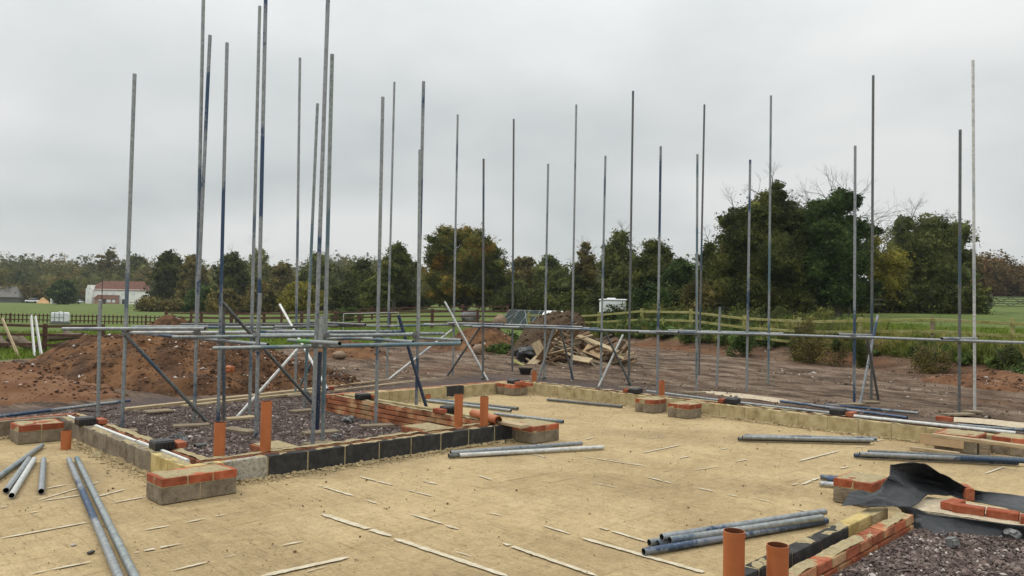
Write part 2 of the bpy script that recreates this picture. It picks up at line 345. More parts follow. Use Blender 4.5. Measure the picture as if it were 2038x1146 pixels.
mud = mixc(rmp(noi(.22, 4), [(0, 0, 0), (.8, .8, .8)], [.55, .7]), mud, orange)
mud = mixc(1., mud, rmp(noi(2.2, 8, .72, (.3, 2.4, 1)), [(.45, .42, .4), (.85, .84, .83), (1.15, 1.15, 1.15)], [.38, .48, .64]), 'MULTIPLY')
mud = mixc(1., mud, rmp(noi(16, 7, .8), [(.6, .57, .55), (1, 1, 1), (1.2, 1.2, 1.2)], [.36, .5, .66]), 'MULTIPLY')
mud = mixc(attr('bank'), mud, orange)
grc = rmp(noi(38, 3, .8), [(.042, .028, .025), (.092, .065, .057), (.175, .135, .12)], [.35, .5, .66])
gsc = rmp(noi(.7, 8, .7), [(.052, .085, .013), (.09, .125, .022), (.135, .16, .04)], [.35, .5, .65])
gsc = mixc(rmp(noi(.05, 3), [(0, 0, 0), (.5, .5, .5)], [.45, .6]), gsc, (.1, .14, .03))
col = mixc(attr('grav'), mud, grc); col = mixc(attr('grass'), col, gsc)
Lk.new(col, b.inputs['Base Color'])
bp = N.new('ShaderNodeBump'); bp.inputs['Strength'].default_value = 1.; bp.inputs['Distance'].default_value = .05; Lk.new(noi(9, 9, .8, (.6, 1.8, 1)), bp.inputs['Height']); Lk.new(bp.outputs[0], b.inputs['Normal'])
bank_m = np.exp(-((DD-(db-1.6))/1.3)**2)*sm(r_, .08, .16)*np.clip(.5+fbm(X*.3, Y*.3, 3, 44)*2.5, 0, 1)
me = npmesh('ground', np.stack([X.ravel(), Y.ravel(), H.ravel()], 1), Fc[:, ::-1], [gm_], smooth=True, attr={'grass': grass.ravel(), 'grav': gravel_m.ravel(), 'bank': bank_m.ravel()})
gnd = link('ground', me); tag(gnd, kind='structure')
GZ = -.09

# ------------------------------------------------------------------ floor slab
XB, YL, YR = 1.35, -8.55, -4.05      # back face of the wings, sides of the recess
XF = 5.5                             # face of the dark block wall on the slab
XN = 10.35                           # near block wall
sm_ = bpy.data.materials.new('sand dusted floor'); sm_.use_nodes = True; nt = sm_.node_tree; N = nt.nodes; Lk = nt.links; b = N['Principled BSDF']; b.inputs['Roughness'].default_value = .93; b.inputs['Specular IOR Level'].default_value = .25
geo = N.new('ShaderNodeNewGeometry')
c1 = rmp(noi(1.3, 8, .62), [(.26, .185, .092), (.37, .27, .137), (.435, .325, .17), (.5, .38, .215)], [.3, .44, .56, .7])
c1 = mixc(.5, c1, rmp(noi(14, 8, .7, (1, .5, 1)), [(.27, .195, .1), (.53, .41, .23)], [.3, .7]))
damp = rmp(noi(.5, 5, .6), [(.8, .79, .79), (1, 1, 1)], [.38, .55])
c1 = mixc(1., c1, damp, 'MULTIPLY')
strk = rmp(noi(8, 9, .85, (.3, 2.6, 1)), [(.62, .6, .57), (1, 1, 1), (1.1, 1.1, 1.1)], [.36, .46, .66])
fine = rmp(noi(45, 6, .8), [(.7, .68, .64), (1, 1, 1), (1.15, 1.14, 1.12)], [.33, .5, .68]); c1 = mixc(1., c1, fine, 'MULTIPLY')
drag = rmp(noi(3, 8, .8, (3, .22, 1)), [(.72, .7, .67), (1, 1, 1)], [.36, .43]); c1 = mixc(1., c1, drag, 'MULTIPLY')
c1 = mixc(1., c1, strk, 'MULTIPLY')
spk = rmp(noi(30, 2, .5), [(1, 1, 1), (1, 1, 1), (.35, .3, .25)], [.3, .7, .735])
c1 = mixc(1., c1, spk, 'MULTIPLY')
Lk.new(c1, b.inputs['Base Color'])
bp = N.new('ShaderNodeBump'); bp.inputs['Strength'].default_value = .8; bp.inputs['Distance'].default_value = .012; Lk.new(noi(9, 9, .72, (.7, 2, 1)), bp.inputs['Height']); Lk.new(bp.outputs[0], b.inputs['Normal'])
# slab as a plan grid with cells left out for the recess and for the front gravel
xs = [XB, XF, XN, 10.72, 17]; ys = [-20, YL, -8.2, YR, 0.0]
def slabcell(x0, x1, y0, y1, n=.16):
    a = np.linspace(x0, x1, max(2, int((x1-x0)/n))); c = np.linspace(y0, y1, max(2, int((y1-y0)/n))); return a, c
mbv = []; mbf = []; k0 = 0
for (x0, x1, y0, y1) in ((XB, XF, -20, YL), (XB, XF, YR, 0), (XF, XN, -20, 0), (XN, 17, -20, -8.2), (XN, 17, -5.13, 0)):
    a, c = slabcell(x0, x1, y0, y1); A, B = np.meshgrid(a, c, indexing='ij'); Z = fbm(A*1.2, B*1.2, 4, 77)*.004+fbm(A*6, B*6, 2, 78)*.002-.005
    edge = (A == a[0]) | (A == a[-1]) | (B == c[0]) | (B == c[-1]); Z = np.where(edge, -.004, Z)
    ii = np.arange(A.size).reshape(A.shape)+k0; k0 += A.size
    mbv.append(np.stack([A.ravel(), B.ravel(), Z.ravel()], 1)); mbf.append(np.stack([ii[:-1, :-1].ravel(), ii[1:, :-1].ravel(), ii[1:, 1:].ravel(), ii[:-1, 1:].ravel()], 1))
slab = link('floor_slab', npmesh('floor_slab', np.concatenate(mbv), np.concatenate(mbf), [sm_], smooth=True)); tag(slab, kind='structure')
# pale grout showing in broken strips
MG = mat('pale grout', [(.4, .33, .21), (.54, .47, .34), (.62, .57, .45)], 12, .95, .5)
gb = MB()
def strip(x0, y0, x1, y1, wd=.02):
    p0, p1 = g(x0, y0, .004), g(x1, y1, .004); L = (p1-p0).length; n = max(3, int(L/.035)); t = (p1-p0).normalized(); s_ = Vector((-t.y, t.x, 0))
    pts = []
    for i in range(n+1):
        f = i/n; e_ = min(1., min(f, 1-f)*n/2+.15); c = p0.lerp(p1, f)+s_*random.uniform(-.0015, .0015)
        w0 = wd*1.6*e_*random.uniform(.72, 1.05)*.5; pts += [c+s_*w0+Vector((0, 0, .0005)), c-s_*w0+Vector((0, 0, .0005))]
    gb.add(pts, [(2*i, 2*i+2, 2*i+3, 2*i+1) for i in range(n) if random.random() > .04])
for s_ in ((0, 1071, 178, 1038, .022), (85, 973, 135, 963), (75, 995, 200, 958, .016), (80, 997, 165, 984), (190, 989, 250, 973), (225, 1000, 290, 988), (60, 1142, 100, 1133), (100, 1133, 183, 1117, .025),
   (282, 1055, 340, 1045), (370, 1039, 410, 1031), (426, 1027, 450, 1023), (265, 1100, 360, 1081), (342, 1135, 415, 1117), (520, 1146, 695, 1108, .04), (560, 1085, 605, 1076), (650, 1126, 600, 1140, .01),
   (640, 1022, 780, 1067, .04), (785, 1071, 1010, 1146, .035), (633, 965, 705, 987, .022), (712, 947, 782, 965, .022), (728, 994, 752, 1002), (840, 956, 870, 963, .03), (810, 974, 860, 987), (815, 1022, 883, 1042, .02), (885, 1044, 914, 1053, .025),
   (1000, 1080, 1190, 1146, .03), (1080, 1045, 1135, 1062, .02), (1190, 1048, 1290, 1078, .025), (1158, 1070, 1410, 1141, .035), (950, 945, 980, 955), (975, 1020, 1000, 1026), (1060, 903, 1095, 912, .015), (1160, 908, 1285, 927, .016), (1285, 948, 1340, 962, .02), (1210, 912, 1280, 925, .01),
   (1165, 874, 1182, 870), (1278, 901, 1355, 885, .022), (1350, 912, 1375, 907, .02), (1435, 927, 1380, 935, .01), (1465, 918, 1490, 913), (1590, 917, 1672, 896, .028), (1595, 964, 1630, 950, .025), (1575, 965, 1590, 962, .03), (1430, 895, 1450, 891), (1385, 970, 1425, 978, .02), (1445, 983, 1470, 988, .02),
   (1672, 932, 1690, 928, .025), (1700, 890, 1725, 888), (1740, 878, 1760, 874), (1960, 942, 2000, 928, .02), (1000, 845, 1040, 842, .015), (1095, 818, 1110, 817, .012), (1570, 876, 1580, 874), (1380, 856, 1395, 855), (1290, 872, 1320, 868, .012), (1580, 1012, 1612, 1018, .02), (0, 1010, 15, 1006), (60, 1020, 75, 1017),
   (440, 1110, 475, 1102, .008), (900, 1095, 940, 1107, .01), (1500, 990, 1540, 1000, .01), (1180, 960, 1230, 970, .008)):
    strip(*s_)
gl = gb.build('grout_strips', [MG]); tag(gl, kind='structure')
# crumbs and small grit on the floor, too many to count
def stones(name, P, size, mats, mi=None, flat=.65, faces=8):
    """joined irregular stones at points P (n,3)"""
    n = len(P); oc = np.array([(1, 0, 0), (-1, 0, 0), (0, 1, 0), (0, -1, 0), (0, 0, 1), (0, 0, -1)], float); of = np.array([(0, 2, 4), (2, 1, 4), (1, 3, 4), (3, 0, 4), (2, 0, 5), (1, 2, 5), (3, 1, 5), (0, 3, 5)])
    s = size*np.exp(RNG.normal(0, .45, n)); V = oc[None]+RNG.normal(0, .28, (n, 6, 3)); V[..., 2] *= flat
    V = V*s[:, None, None]*.5
    ang = RNG.uniform(0, 6.28, n); ca, sa = np.cos(ang)[:, None], np.sin(ang)[:, None]
    x = V[..., 0]*ca-V[..., 1]*sa; y = V[..., 0]*sa+V[..., 1]*ca; V = np.stack([x, y, V[..., 2]], -1)+P[:, None]
    Fs = of[None]+np.arange(n)[:, None, None]*6
    mm = None if mi is None else np.repeat(mi, 8)
    return npmesh(name, V.reshape(-1, 3), Fs.reshape(-1, 3), mats, mm)
n = 5000
PX = RNG.uniform(XB, 12.3, n); PY = RNG.uniform(-14, 0, n)
ok = ~((PX < XF+.05) & (PY > YL-.1) & (PY < YR+.1)) & ~((PX > XN-.05) & (PY > -8.2))
P = np.stack([PX, PY, np.full(n, .004)], 1)[ok]
crumb = link('floor_crumbs', stones('floor_crumbs', P, .009, [M['soilclod'], M['mortar']], (RNG.random(len(P)) > .6).astype(int))); tag(crumb, 'scattered crumbs of soil and mortar on the sandy floor', 'crumbs', kind='stuff')

SANDC = mat('sand crumbs', [(.3, .22, .12), (.46, .36, .2)], 9, 1., isl=.25)
ep = []
for (x0, y0, x1, y1, nx, ny) in ((XF, YL, XF, YR, 1, 0), (XF, YL, XB, YL, 0, -1), (XB, 0, 12, 0, 0, -1), (XB, YR, XB, 0, 1, 0), (XB, -13, XB, YL, 1, 0), (XN, -9.3, XN, -5.1, -1, 0), (XB, YR, XF-.3, YR, 0, 1)):
    L = math.hypot(x1-x0, y1-y0); m = int(L*420); f = RNG.random(m); o_ = RNG.exponential(.035, m)*(.4+1.6*np.clip(vnoise(f*L*1.7, f*0, 3), 0, 1)); ep.append(np.stack([x0+(x1-x0)*f+nx*o_, y0+(y1-y0)*f+ny*o_, np.maximum(0, .016-o_*.25)], 1))
P = np.concatenate(ep); sc_ = link('sand_crumbs', stones('sand_crumbs', P, .022, [SANDC, M['mortar']], (RNG.random(len(P)) > .8).astype(int))); tag(sc_, 'sand and mortar crumbs banked along the foot of the block courses', 'crumbs', kind='stuff')
# ------------------------------------------------------------------ gravel
n = 150000
PX = RNG.uniform(-2.4, XF-.35, n); PY = RNG.uniform(-11.5, -4.2, n)
ok = ((PY > YL+.3) & (PY < YR-.3)) | (PX < XB-.4); ok &= (PX > -1.3+fbm(PX, PY, 3, 6)*2.2); PX = PX[ok]; PY = PY[ok]
n2 = 34000; QX = RNG.uniform(-1.8, 10.5, n2); QY = RNG.uniform(.35, 3.3, n2); qk = QY < 2.6+fbm(QX*1., QY, 3, 4)*2.; QX = QX[qk]; QY = QY[qk]
n3 = 9000; TX = RNG.uniform(-2.2, XB-.35, n3); TY = RNG.uniform(-4.3, 2.5, n3)
PX = np.concatenate([PX, QX, TX]); PY = np.concatenate([PY, QY, TY])
PZ = np.full(len(PX), GZ)+RNG.uniform(-.006, .014, len(PX))
mi = (RNG.random(len(PX)) > .965).astype(int)
grv = link('gravel', stones('gravel', np.stack([PX, PY, PZ], 1), .023, [M['gravel'], M['stonepale']], mi)); tag(grv, 'crushed purple brown gravel around the brickwork and in the recess', 'gravel', kind='stuff')
NG = .105; n = 95000; PX = RNG.uniform(XN+.36, 13.5, n); PY = RNG.uniform(-8.6, -4.5, n); k_ = PY < -4.86+(PX-10.6)*.15; PX, PY = PX[k_], PY[k_]; n = len(PX)
grv2 = link('gravel', stones('gravel_near', np.stack([PX, PY, NG+RNG.uniform(-.012, .016, n)+fbm(PX*1.5, PY*1.5, 3, 12)*.035-.03*np.exp(-((PX-10.7)/.12)**2)*0], 1), .0185, [M['gravel'], M['stonepale']], (RNG.random(n) > .965).astype(int))); tag(grv2, 'crushed purple brown gravel beside the near brick course', 'gravel', kind='stuff')
gbm = MB(); gbm.add([(XN+.3, -9, NG-.01), (15, -9, NG-.01), (15, -4.3, NG-.01), (11.5, -4.8, NG-.01), (10.75, -4.95, NG-.01), (XN+.3, -5.08, NG-.01)], [(0, 1, 2, 3, 4, 5)])
gp = gbm.build('gravel_bed', [M['gravel']]); tag(gp, kind='structure')

# ------------------------------------------------------------------ walls
def course(mb, p0, p1, thick, h, z0, length, mats, jt=.01, side=1, bev=.004, jit=.0015, z_j=.004, mort=None, off=0.):
    """one course of blocks from p0 to p1; thickness to the left (side=1) of the run; mats = list of material indices"""
    p0, p1 = Vector((*p0, 0)), Vector((*p1, 0)); L = (p1-p0).length; t = (p1-p0)/L; nrm = Vector((-t.y, t.x, 0))*side; a = math.atan2(t.y, t.x)
    s = -off; k = 0
    while s < L-.02:
        e0 = max(0, s); e1 = min(L, s+length-jt)
        if e1-e0 > .02:
            c = p0+t*((e0+e1)/2)+nrm*(thick/2); c.z = z0+h/2+random.uniform(-.002, .002)
            mb.box(c, (e1-e0, thick, h-.003), mats[k % len(mats)], rz=a+random.uniform(-.002, .002), bev=bev, jit=jit)
        s += length; k += 1
    if mort is not None:
        c = p0+t*(L/2)+nrm*(thick/2); c.z = z0+h/2-z_j/2
        mb.box(c, (L-.012, thick-.01, h-z_j-.004), mort, rz=a)
def wall(name, label, mats, origin=None): 
    mb = MB(); mb.name = name; return mb
WM = [M['cream'], M['dark'], M['grey'], M['lightgrey'], M['mortar'], M['creamy'], M['brickm'], M['white'], M['brick'], M['brickdull']]
# long right wall (block leaf + brick outer leaf)
mb = MB(); BX0 = 2.07-.9; course(mb, (XB-.1, 0), (14.3, 0), .1, .215, 0, .45, [0], side=1, mort=4, off=(XB-.1-BX0) % .45)
ow = mb.build('block_wall', WM, origin=(6, .05, 0)); tag(ow, 'long cream block course running from the far corner along the right side', 'wall')
mb = MB()
for k in range(4): course(mb, (XB-.33, .23), (14.3, .23), .1, .065, -.085+.075*k, .225, [6], side=1, mort=4, off=.11*(k % 2))
tag(mb.build('brick_wall', WM, origin=(6, .28, 0)), 'low brick outer leaf running behind the long cream block course', 'wall')
# back of the right wing
mb = MB(); course(mb, (XB, YR-.1), (XB, -.002), .1, .215, 0, .45, [0, 0, 0, 0, 0, 1, 0, 0, 0], side=1, mort=4)
tag(mb.build('block_wall', WM, origin=(XB-.05, -2, 0)), 'short cream block course at the far end with one dark block in it', 'wall')
mb = MB()
for k in range(4): course(mb, (XB-.23, YR-.33), (XB-.23, .228), .1, .065, -.085+.075*k, .225, [6], side=1, mort=4, off=.11*(k % 2))
tag(mb.build('brick_wall', WM, origin=(XB-.28, -2, 0)), 'low brick outer leaf behind the short far block course', 'wall')
# recess right side: brick leaf faces the gravel, block leaf faces the right wing
mb = MB()
for k in range(4): course(mb, (XB-.225, YR-.33), (XF-.33, YR-.33), .1, .065, -.085+.075*k, .225, [6], side=1, mort=4, off=.11*(k % 2))
tag(mb.build('brick_wall', WM, origin=(3.3, YR-.28, -.08)), 'four course mottled brick wall on the right side of the gravel recess', 'wall')
mb = MB(); course(mb, (XB+.005, YR-.1), (XF-.1, YR-.1), .1, .215, 0, .45, [0], side=1, mort=4)
tag(mb.build('block_wall', WM, origin=(3.3, YR-.05, 0)), 'cream block leaf behind the mottled brick wall of the recess', 'wall')
# recess front: dark blocks
mb = MB(); AY = -7.73-.9
course(mb, (XF, YL+.0), (XF, YR), .1, .215, 0, .45, [5, 3, 1, 1, 1, 1, 1, 1, 1, 1, 1], side=1, mort=4, jt=.016, off=.08+.0)
tag(mb.build('block_wall', WM, origin=(XF-.05, -6, 0)), 'dark grey block wall with sandy joints across the front of the gravel recess', 'wall')
mb = MB()
for k in range(4): course(mb, (XF-.23, YL+.235), (XF-.23, YR-.23), .1, .065, -.085+.075*k, .225, [9, 6, 9], side=1, mort=4, off=.11*(k % 2))
tag(mb.build('brick_wall', WM, origin=(XF-.28, -6, 0)), 'thin red brick leaf just behind the dark block wall', 'wall')
# recess left side: grey blocks, two yellow near the corner, white insulation strip, brick leaf
mb = MB(); course(mb, (XF-.105, YL), (XB, YL), .1, .215, 0, .45, [5, 5, 2, 2, 2, 2, 2, 2, 2, 2], side=-1, mort=4, off=.1)
tag(mb.build('block_wall', WM, origin=(3.3, YL+.05, 0)), 'grey block course with two yellow corner blocks on the left side of the recess', 'wall')
mb = MB(); mb.box((XF-.98, YL+.135, .135), (1.35, .034, .185), 7, bev=.004, jit=.004); mb.box((XF-2.42, YL+.135, .132), (1.4, .034, .185), 7, bev=.004, jit=.004); mb.box((XF-3.7, YL+.135, .13), (1.05, .034, .18), 7, bev=.004, jit=.004)
tag(mb.build('insulation_strip', WM), 'white insulation board edge standing in the left cavity of the recess', 'insulation')
mb = MB()
for k in range(4): course(mb, (XF-.24, YL+.23), (XB-.3, YL+.23), .1, .065, -.085+.075*k, .225, [9, 6, 9], side=-1, mort=4, off=.11*(k % 2))
tag(mb.build('brick_wall', WM, origin=(3.3, YL+.28, 0)), 'red brick leaf beside the grey block course on the left of the recess', 'wall')
# left wing back
mb = MB(); course(mb, (XB, YL+.1), (XB, -14), .1, .215, 0, .45, [2], side=-1, mort=4)
tag(mb.build('block_wall', WM, origin=(XB-.05, -10, 0)), 'grey block course running off the left edge of the site', 'wall')
mb = MB()
for k in range(4): course(mb, (XB-.24, YL+.33), (XB-.24, -14), .1, .065, -.085+.075*k, .225, [9, 6, 9], side=-1, mort=4, off=.11*(k % 2))
tag(mb.build('brick_wall', WM, origin=(XB-.3, -10, 0)), 'low red brick leaf behind the grey course at the left edge', 'wall')
# near right wall: dark and cream blocks, sloping away
mb = MB()
course(mb, (XN+.02, -9.4), (XN+.02, -5.02), .1, .215, 0, .45, [1, 1, 1, 1, 1, 1, 1, 1, 5, 0], side=-1, mort=4, jt=.014, jit=.003)
tag(mb.build('block_wall', WM, origin=(XN+.05, -7, 0)), 'near block course of dark blocks ending in cream ones by the black sheet', 'wall')
mb = MB()
for k in range(4): course(mb, (XN+.22, -9.4), (XN+.22, -5.05), .102, .065, -.085+.075*k, .225, [8, 6, 8, 6], side=-1, mort=4, jt=.014, jit=.004, off=.11*(k % 2))
tag(mb.build('brick_wall', WM, origin=(XN+.27, -7, 0)), 'near red brick course beside the purple gravel with mortar blobs on top', 'wall')

def smear(x0, y0, x1, y1, wd, seed, cov=.1, top=.214):
    p0, p1 = Vector((x0, y0, top)), Vector((x1, y1, top)); L = (p1-p0).length; t = (p1-p0)/L; s_ = Vector((-t.y, t.x, 0)); n_ = int(L/.035); m_ = 6; V = []
    for i in range(n_+1):
        for j in range(m_): P = p0+t*(L*i/n_)+s_*wd*(j/(m_-1)-.5); V.append(P)
    A = np.array([tuple(v) for v in V]); A[:, 2] += (fbm(A[:, 0]*9+seed, A[:, 1]*9, 3, seed)+cov)*.045; A[:, 2] = np.clip(A[:, 2], top-.02, top+.009); ii = np.arange((n_+1)*m_).reshape(n_+1, m_); c = (p0+p1)/2
    o = link('mortar_smear', npmesh('mortar_smear', A-np.array(tuple(c)), np.stack([ii[:-1, :-1].ravel(), ii[1:, :-1].ravel(), ii[1:, 1:].ravel(), ii[:-1, 1:].ravel()], 1), [M['mortar']], smooth=True)); o.location = c; return o
WL = {o['label']: o for o in C.objects if 'label' in o}
for q, lb in (((XF-.28, YL+.3, XF-.28, YR-.25, .085, 3, -.02), 'thin red brick leaf just'), ((XF-.25, YL+.28, XB-.25, YL+.28, .085, 4, -.03), 'red brick leaf beside the grey'), ((XB-.2, YR-.28, XF-.35, YR-.28, .085, 5, .03), 'four course mottled'), ((XN+.271, -9.3, XN+.271, -5.1, .088, 6, -.15), 'near red brick course'),
    ((XB-.1, .28, 14, .28, .085, 7, .08), 'low brick outer leaf running'), ((XN+.07, -9.3, XN+.07, -5.1, .085, 8, -.17), 'near block course'), ((XB, .05, 14, .05, .085, 9, .02), 'long cream block course'), ((XF-.05, YL+.1, XF-.05, YR, .085, 10, -.04), 'dark grey block wall'), ((XF, YL+.05, XB, YL+.05, .085, 11, .02), 'grey block course with two')):
    o = smear(*q); w_ = [v for k, v in WL.items() if k.startswith(lb)][0]; o.parent = w_; o.location -= w_.location

# ------------------------------------------------------------------ piers on the slab
def pier(px, py, lx, ly, label, zb=.14, two=True, top=.215, mats=('grey', 'bricko'), ref='bl', rz=0., name='brick_pier', z0=0.):
    """px,py = pixel of the near bottom corner (+X, -Y side). Block course below, orange brick course on top"""
    c = g(px, py, z0); cx_, cy_ = c.x-lx/2, c.y+ly/2
    e_ = empty(name, (cx_, cy_, z0), label, 'pier', 'brick topped piers')
    mb = MB(); hb = zb-z0
    def ring(h0, h, L, k):
        nx = max(1, round(lx/L)); ny = max(1, round(ly/L))
        # blocks round the edge
        if lx >= ly:
            for j in range(2):
                for i in range(nx): mb.box((cx_-lx/2+(i+.5)*lx/nx, cy_+(j-.5)*ly/2, h0+h/2), (lx/nx-.008, ly/2-.006, h-.002), k, bev=.004, jit=.002)
        else:
            for j in range(2):
                for i in range(ny): mb.box((cx_+(j-.5)*lx/2, cy_-ly/2+(i+.5)*ly/ny, h0+h/2), (lx/2-.006, ly/ny-.008, h-.002), k, bev=.004, jit=.002)
    ring(z0, hb, .3, 0); mb.box((cx_, cy_, z0+hb/2), (lx-.012, ly-.012, hb-.006), 1)
    mb.build('block_base', [M[mats[0]], M['mortar']], e_)
    mb = MB(); ring(zb+.006, top-zb, .225, 0); mb.box((cx_, cy_, (zb+top)/2), (lx-.01, ly-.01, top-zb-.004), 1)
    mb.build('brick_course', [M[mats[1]], M['mortar']], e_)
    # thin smear of mortar over the top
    n_ = 14; a = np.linspace(-.47, .47, n_); A, B = np.meshgrid(a*lx, a*ly, indexing='ij'); sd = random.random()*50
    Z = top+.001+.016*np.clip(fbm(A*7+sd, B*7, 3, 5)*3+.75, 0, 1); Z[0] = Z[-1] = top-.004; Z[:, 0] = Z[:, -1] = top-.004
    ii = np.arange(n_*n_).reshape(n_, n_); me = npmesh('mortar_smear', np.stack([A.ravel()+0, B.ravel(), Z.ravel()-z0], 1), np.stack([ii[:-1, :-1].ravel(), ii[1:, :-1].ravel(), ii[1:, 1:].ravel(), ii[:-1, 1:].ravel()], 1), [M['mortar']], smooth=True)
    link('mortar_smear', me, e_)
    return e_
pier(320, 1006, .36, .68, 'large orange brick pier on grey blocks in the left foreground')
pier(35, 885, .42, .5, 'orange brick pier at the left edge beside the short orange pipe')
pier(1060, 884, .6, .52, 'orange brick pier at the right end of the dark block wall')
pier(1022, 788, .5, .42, 'small orange brick pier in the far corner of the floor')
pier(1300, 823, .38, .4, 'first of two orange brick piers against the long cream course')
pier(1370, 834, .4, .42, 'second and nearer of two orange brick piers against the long cream course')
pier(1737, 1013, .36, .45, 'orange brick pier partly under the black sheet')
pier(1945, 905, .5, .55, 'orange brick pier under the pale boards by the long cream course')
pier(2055, 912, .45, .42, 'orange brick pier at the right edge of the photo below the pale boards')
def stub(px0, px1, py, dx, label):
    a, c = g(px0, py, .19), g(px1, py, .19); y0, y1 = a.y, c.y; x1 = XF-.335; e_ = empty('brick_pier', (x1-dx/2, (y0+y1)/2, -.09), label, 'pier', 'brick stub piers in the recess'); mb = MB()
    for k in range(4):
        z = -.09+.075*k+.0325
        for (ax, bx, ay, by) in ((x1-dx, x1, y0, y0+.1), (x1-dx, x1, y1-.1, y1), (x1-dx, x1-dx+.1, y0+.105, y1-.105)):
            L_ = max(bx-ax, by-ay); nb = max(1, round(L_/.225))
            for q in range(nb):
                if bx-ax > by-ay: mb.box((ax+(q+.5)*(bx-ax)/nb, (ay+by)/2, z), ((bx-ax)/nb-.01, by-ay, .064), 0, bev=.004, jit=.002)
                else: mb.box(((ax+bx)/2, ay+(q+.5)*(by-ay)/nb, z), (bx-ax, (by-ay)/nb-.01, .064), 0, bev=.004, jit=.002)
    mb.box((x1-dx/2, (y0+y1)/2, .055), (dx-.012, y1-y0-.012, .285), 1); mb.build('brickwork', [M['brickm'], M['mortar']], e_)
    mb = MB(); mb.box((x1-dx/2, (y0+y1)/2, .204), (dx-.05, y1-y0-.06, .012), 0, bev=.004, jit=.004); mb.build('mortar_bed', [M['mortar']], e_)
stub(505, 590, 888, .5, 'mottled brick stub pier in the gravel behind the dark wall at the tall orange pipe')
stub(800, 890, 850, .5, 'mottled brick stub pier in the gravel below the leaning navy tube')

# ------------------------------------------------------------------ vent boxes and single bricks on the walls
def obox(mb, c, size, mi, rz, bev=.006): mb.box(c, size, mi, rz=rz, bev=bev)
def vent(px, py, label, rz=0., dirx=1, brick_off=(.0, .2)):
    c = g(px, py, .215); e_ = empty('cavity_vent', (c.x, c.y, .215), label, 'vent', 'black cavity vents')
    mb = MB(); mb.box((c.x, c.y, .258), (.19, .2, .085), 0, rz=rz, bev=.008); mb.box((c.x, c.y, .304), (.17, .19, .012), 0, rz=rz, bev=.004)
    for i in range(5): mb.box((c.x+.103*math.cos(rz), c.y+.103*math.sin(rz)+(-.08+.04*i), .25), (.008, .012, .045), 0, rz=rz)
    mb.build('vent_body', [M['blackp']], e_)
    mb = MB(); o = Matrix.Rotation(rz, 3, 'Z') @ Vector((brick_off[0], brick_off[1], 0)); mb.box((c.x+o.x, c.y+o.y, .247), (.21, .1, .062), 0, rz=rz, bev=.005, jit=.002)
    mb.build('air_brick', [M['bricko']], e_)
vent(170, 845, 'black vent box with red air brick on the far end of the left brick leaf', brick_off=(0, .17))
vent(322, 893, 'black vent box with red air brick near the front of the left brick leaf', brick_off=(0, .17))
vent(722, 794, 'flat black vent box on the far part of the mottled brick wall', brick_off=(.0, .17))
vent(893, 820, 'black vent box with a red brick beside the upright orange pipes', brick_off=(0, -.17))
vent(1022, 764, 'black vent box with red air brick just outside the far corner', rz=math.pi/2, brick_off=(0, -.17))
vent(1265, 782, 'black vent box with red air brick on the long course before the first pier pair', rz=math.pi/2, brick_off=(0, .17))
vent(1458, 803, 'black vent box with red air brick on the middle of the long course', rz=math.pi/2, brick_off=(0, .17))
vent(1668, 825, 'black vent box with red air brick on the right part of the long course', rz=math.pi/2, brick_off=(0, -.2))
def brick(px, py, z, label, rz=0., group=None, tilt=0., size=(.215, .1025, .065), m='bricko', up=False):
    c = g(px, py, z); mb = MB(); T = Matrix.Rotation(rz, 4, 'Z') @ Matrix.Rotation(tilt, 4, 'Y')
    if up: T = Matrix.Rotation(rz, 4, 'Z') @ Matrix.Rotation(math.pi/2, 4, 'X')
    mb.box((c.x, c.y, z+(size[1] if up else size[2])/2), size, 0, mtx=T, bev=.006, jit=.003)
    return tag(mb.build('brick', [M[m]], origin=(c.x, c.y, z)), label, 'brick', group)
brick(907, 848, .0, 'single red brick lying on the floor by the upright orange pipes', .2)
brick(1063, 848, .14, 'red brick at the end of the pale plank beside the dark wall end', .7)
brick(1880, 838, .225, 'lone red brick on the long course by the loose tubes', .0)
brick(654, 776, .1, 'red brick upright at the far end of the mottled brick wall', 1.2)
brick(1050, 768, .23, 'single brick lying outside the far corner', .1)

# ------------------------------------------------------------------ pipes (orange drainage)
def pipe(px, ytop, ybase, label, r=.055, zb=.2, D=None):
    b0 = g(px, ybase, zb) if D is None else atD(px, ybase, D)
    t = atD(px, ytop, dep(b0)); h = t.z
    e_ = empty('drain_pipe', (b0.x, b0.y, b0.z), label, 'pipe', 'upright orange drain pipes')
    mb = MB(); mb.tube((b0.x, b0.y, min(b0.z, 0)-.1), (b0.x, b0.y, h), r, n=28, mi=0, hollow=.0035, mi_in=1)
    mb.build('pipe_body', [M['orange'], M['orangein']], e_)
    mb = MB(); mb.tube((b0.x, b0.y, h-.03), (b0.x, b0.y, h-.012), r+.0018, n=28, mi=0, caps=False)
    mb.build('rim', [M['orange']], e_)
pipe(436, 840, 908, 'upright orange pipe at the left end of the dark block wall')
pipe(528, 798, 899, 'tall upright orange pipe rising behind the dark block wall')
pipe(912, 784, 850, 'left one of the pair of upright orange pipes at the end of the dark wall')
pipe(963, 789, 848, 'right one of the pair of upright orange pipes, before the lying pipe')
pipe(131, 856, 893, 'short orange pipe stub standing on the floor at the left', zb=0.)
pipe(1317, 757, 792, 'upright orange pipe outside the long course beyond the brick piers', zb=.1)
pipe(1063, 738, 764, 'upright orange pipe outside the far corner', zb=.1)
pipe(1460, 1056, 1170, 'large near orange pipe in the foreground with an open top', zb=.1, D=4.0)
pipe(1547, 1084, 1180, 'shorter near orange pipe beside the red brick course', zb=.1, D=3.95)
pipe(852, 785, 797, 'tiny orange pipe stub before the dark block in the far course', zb=.0)
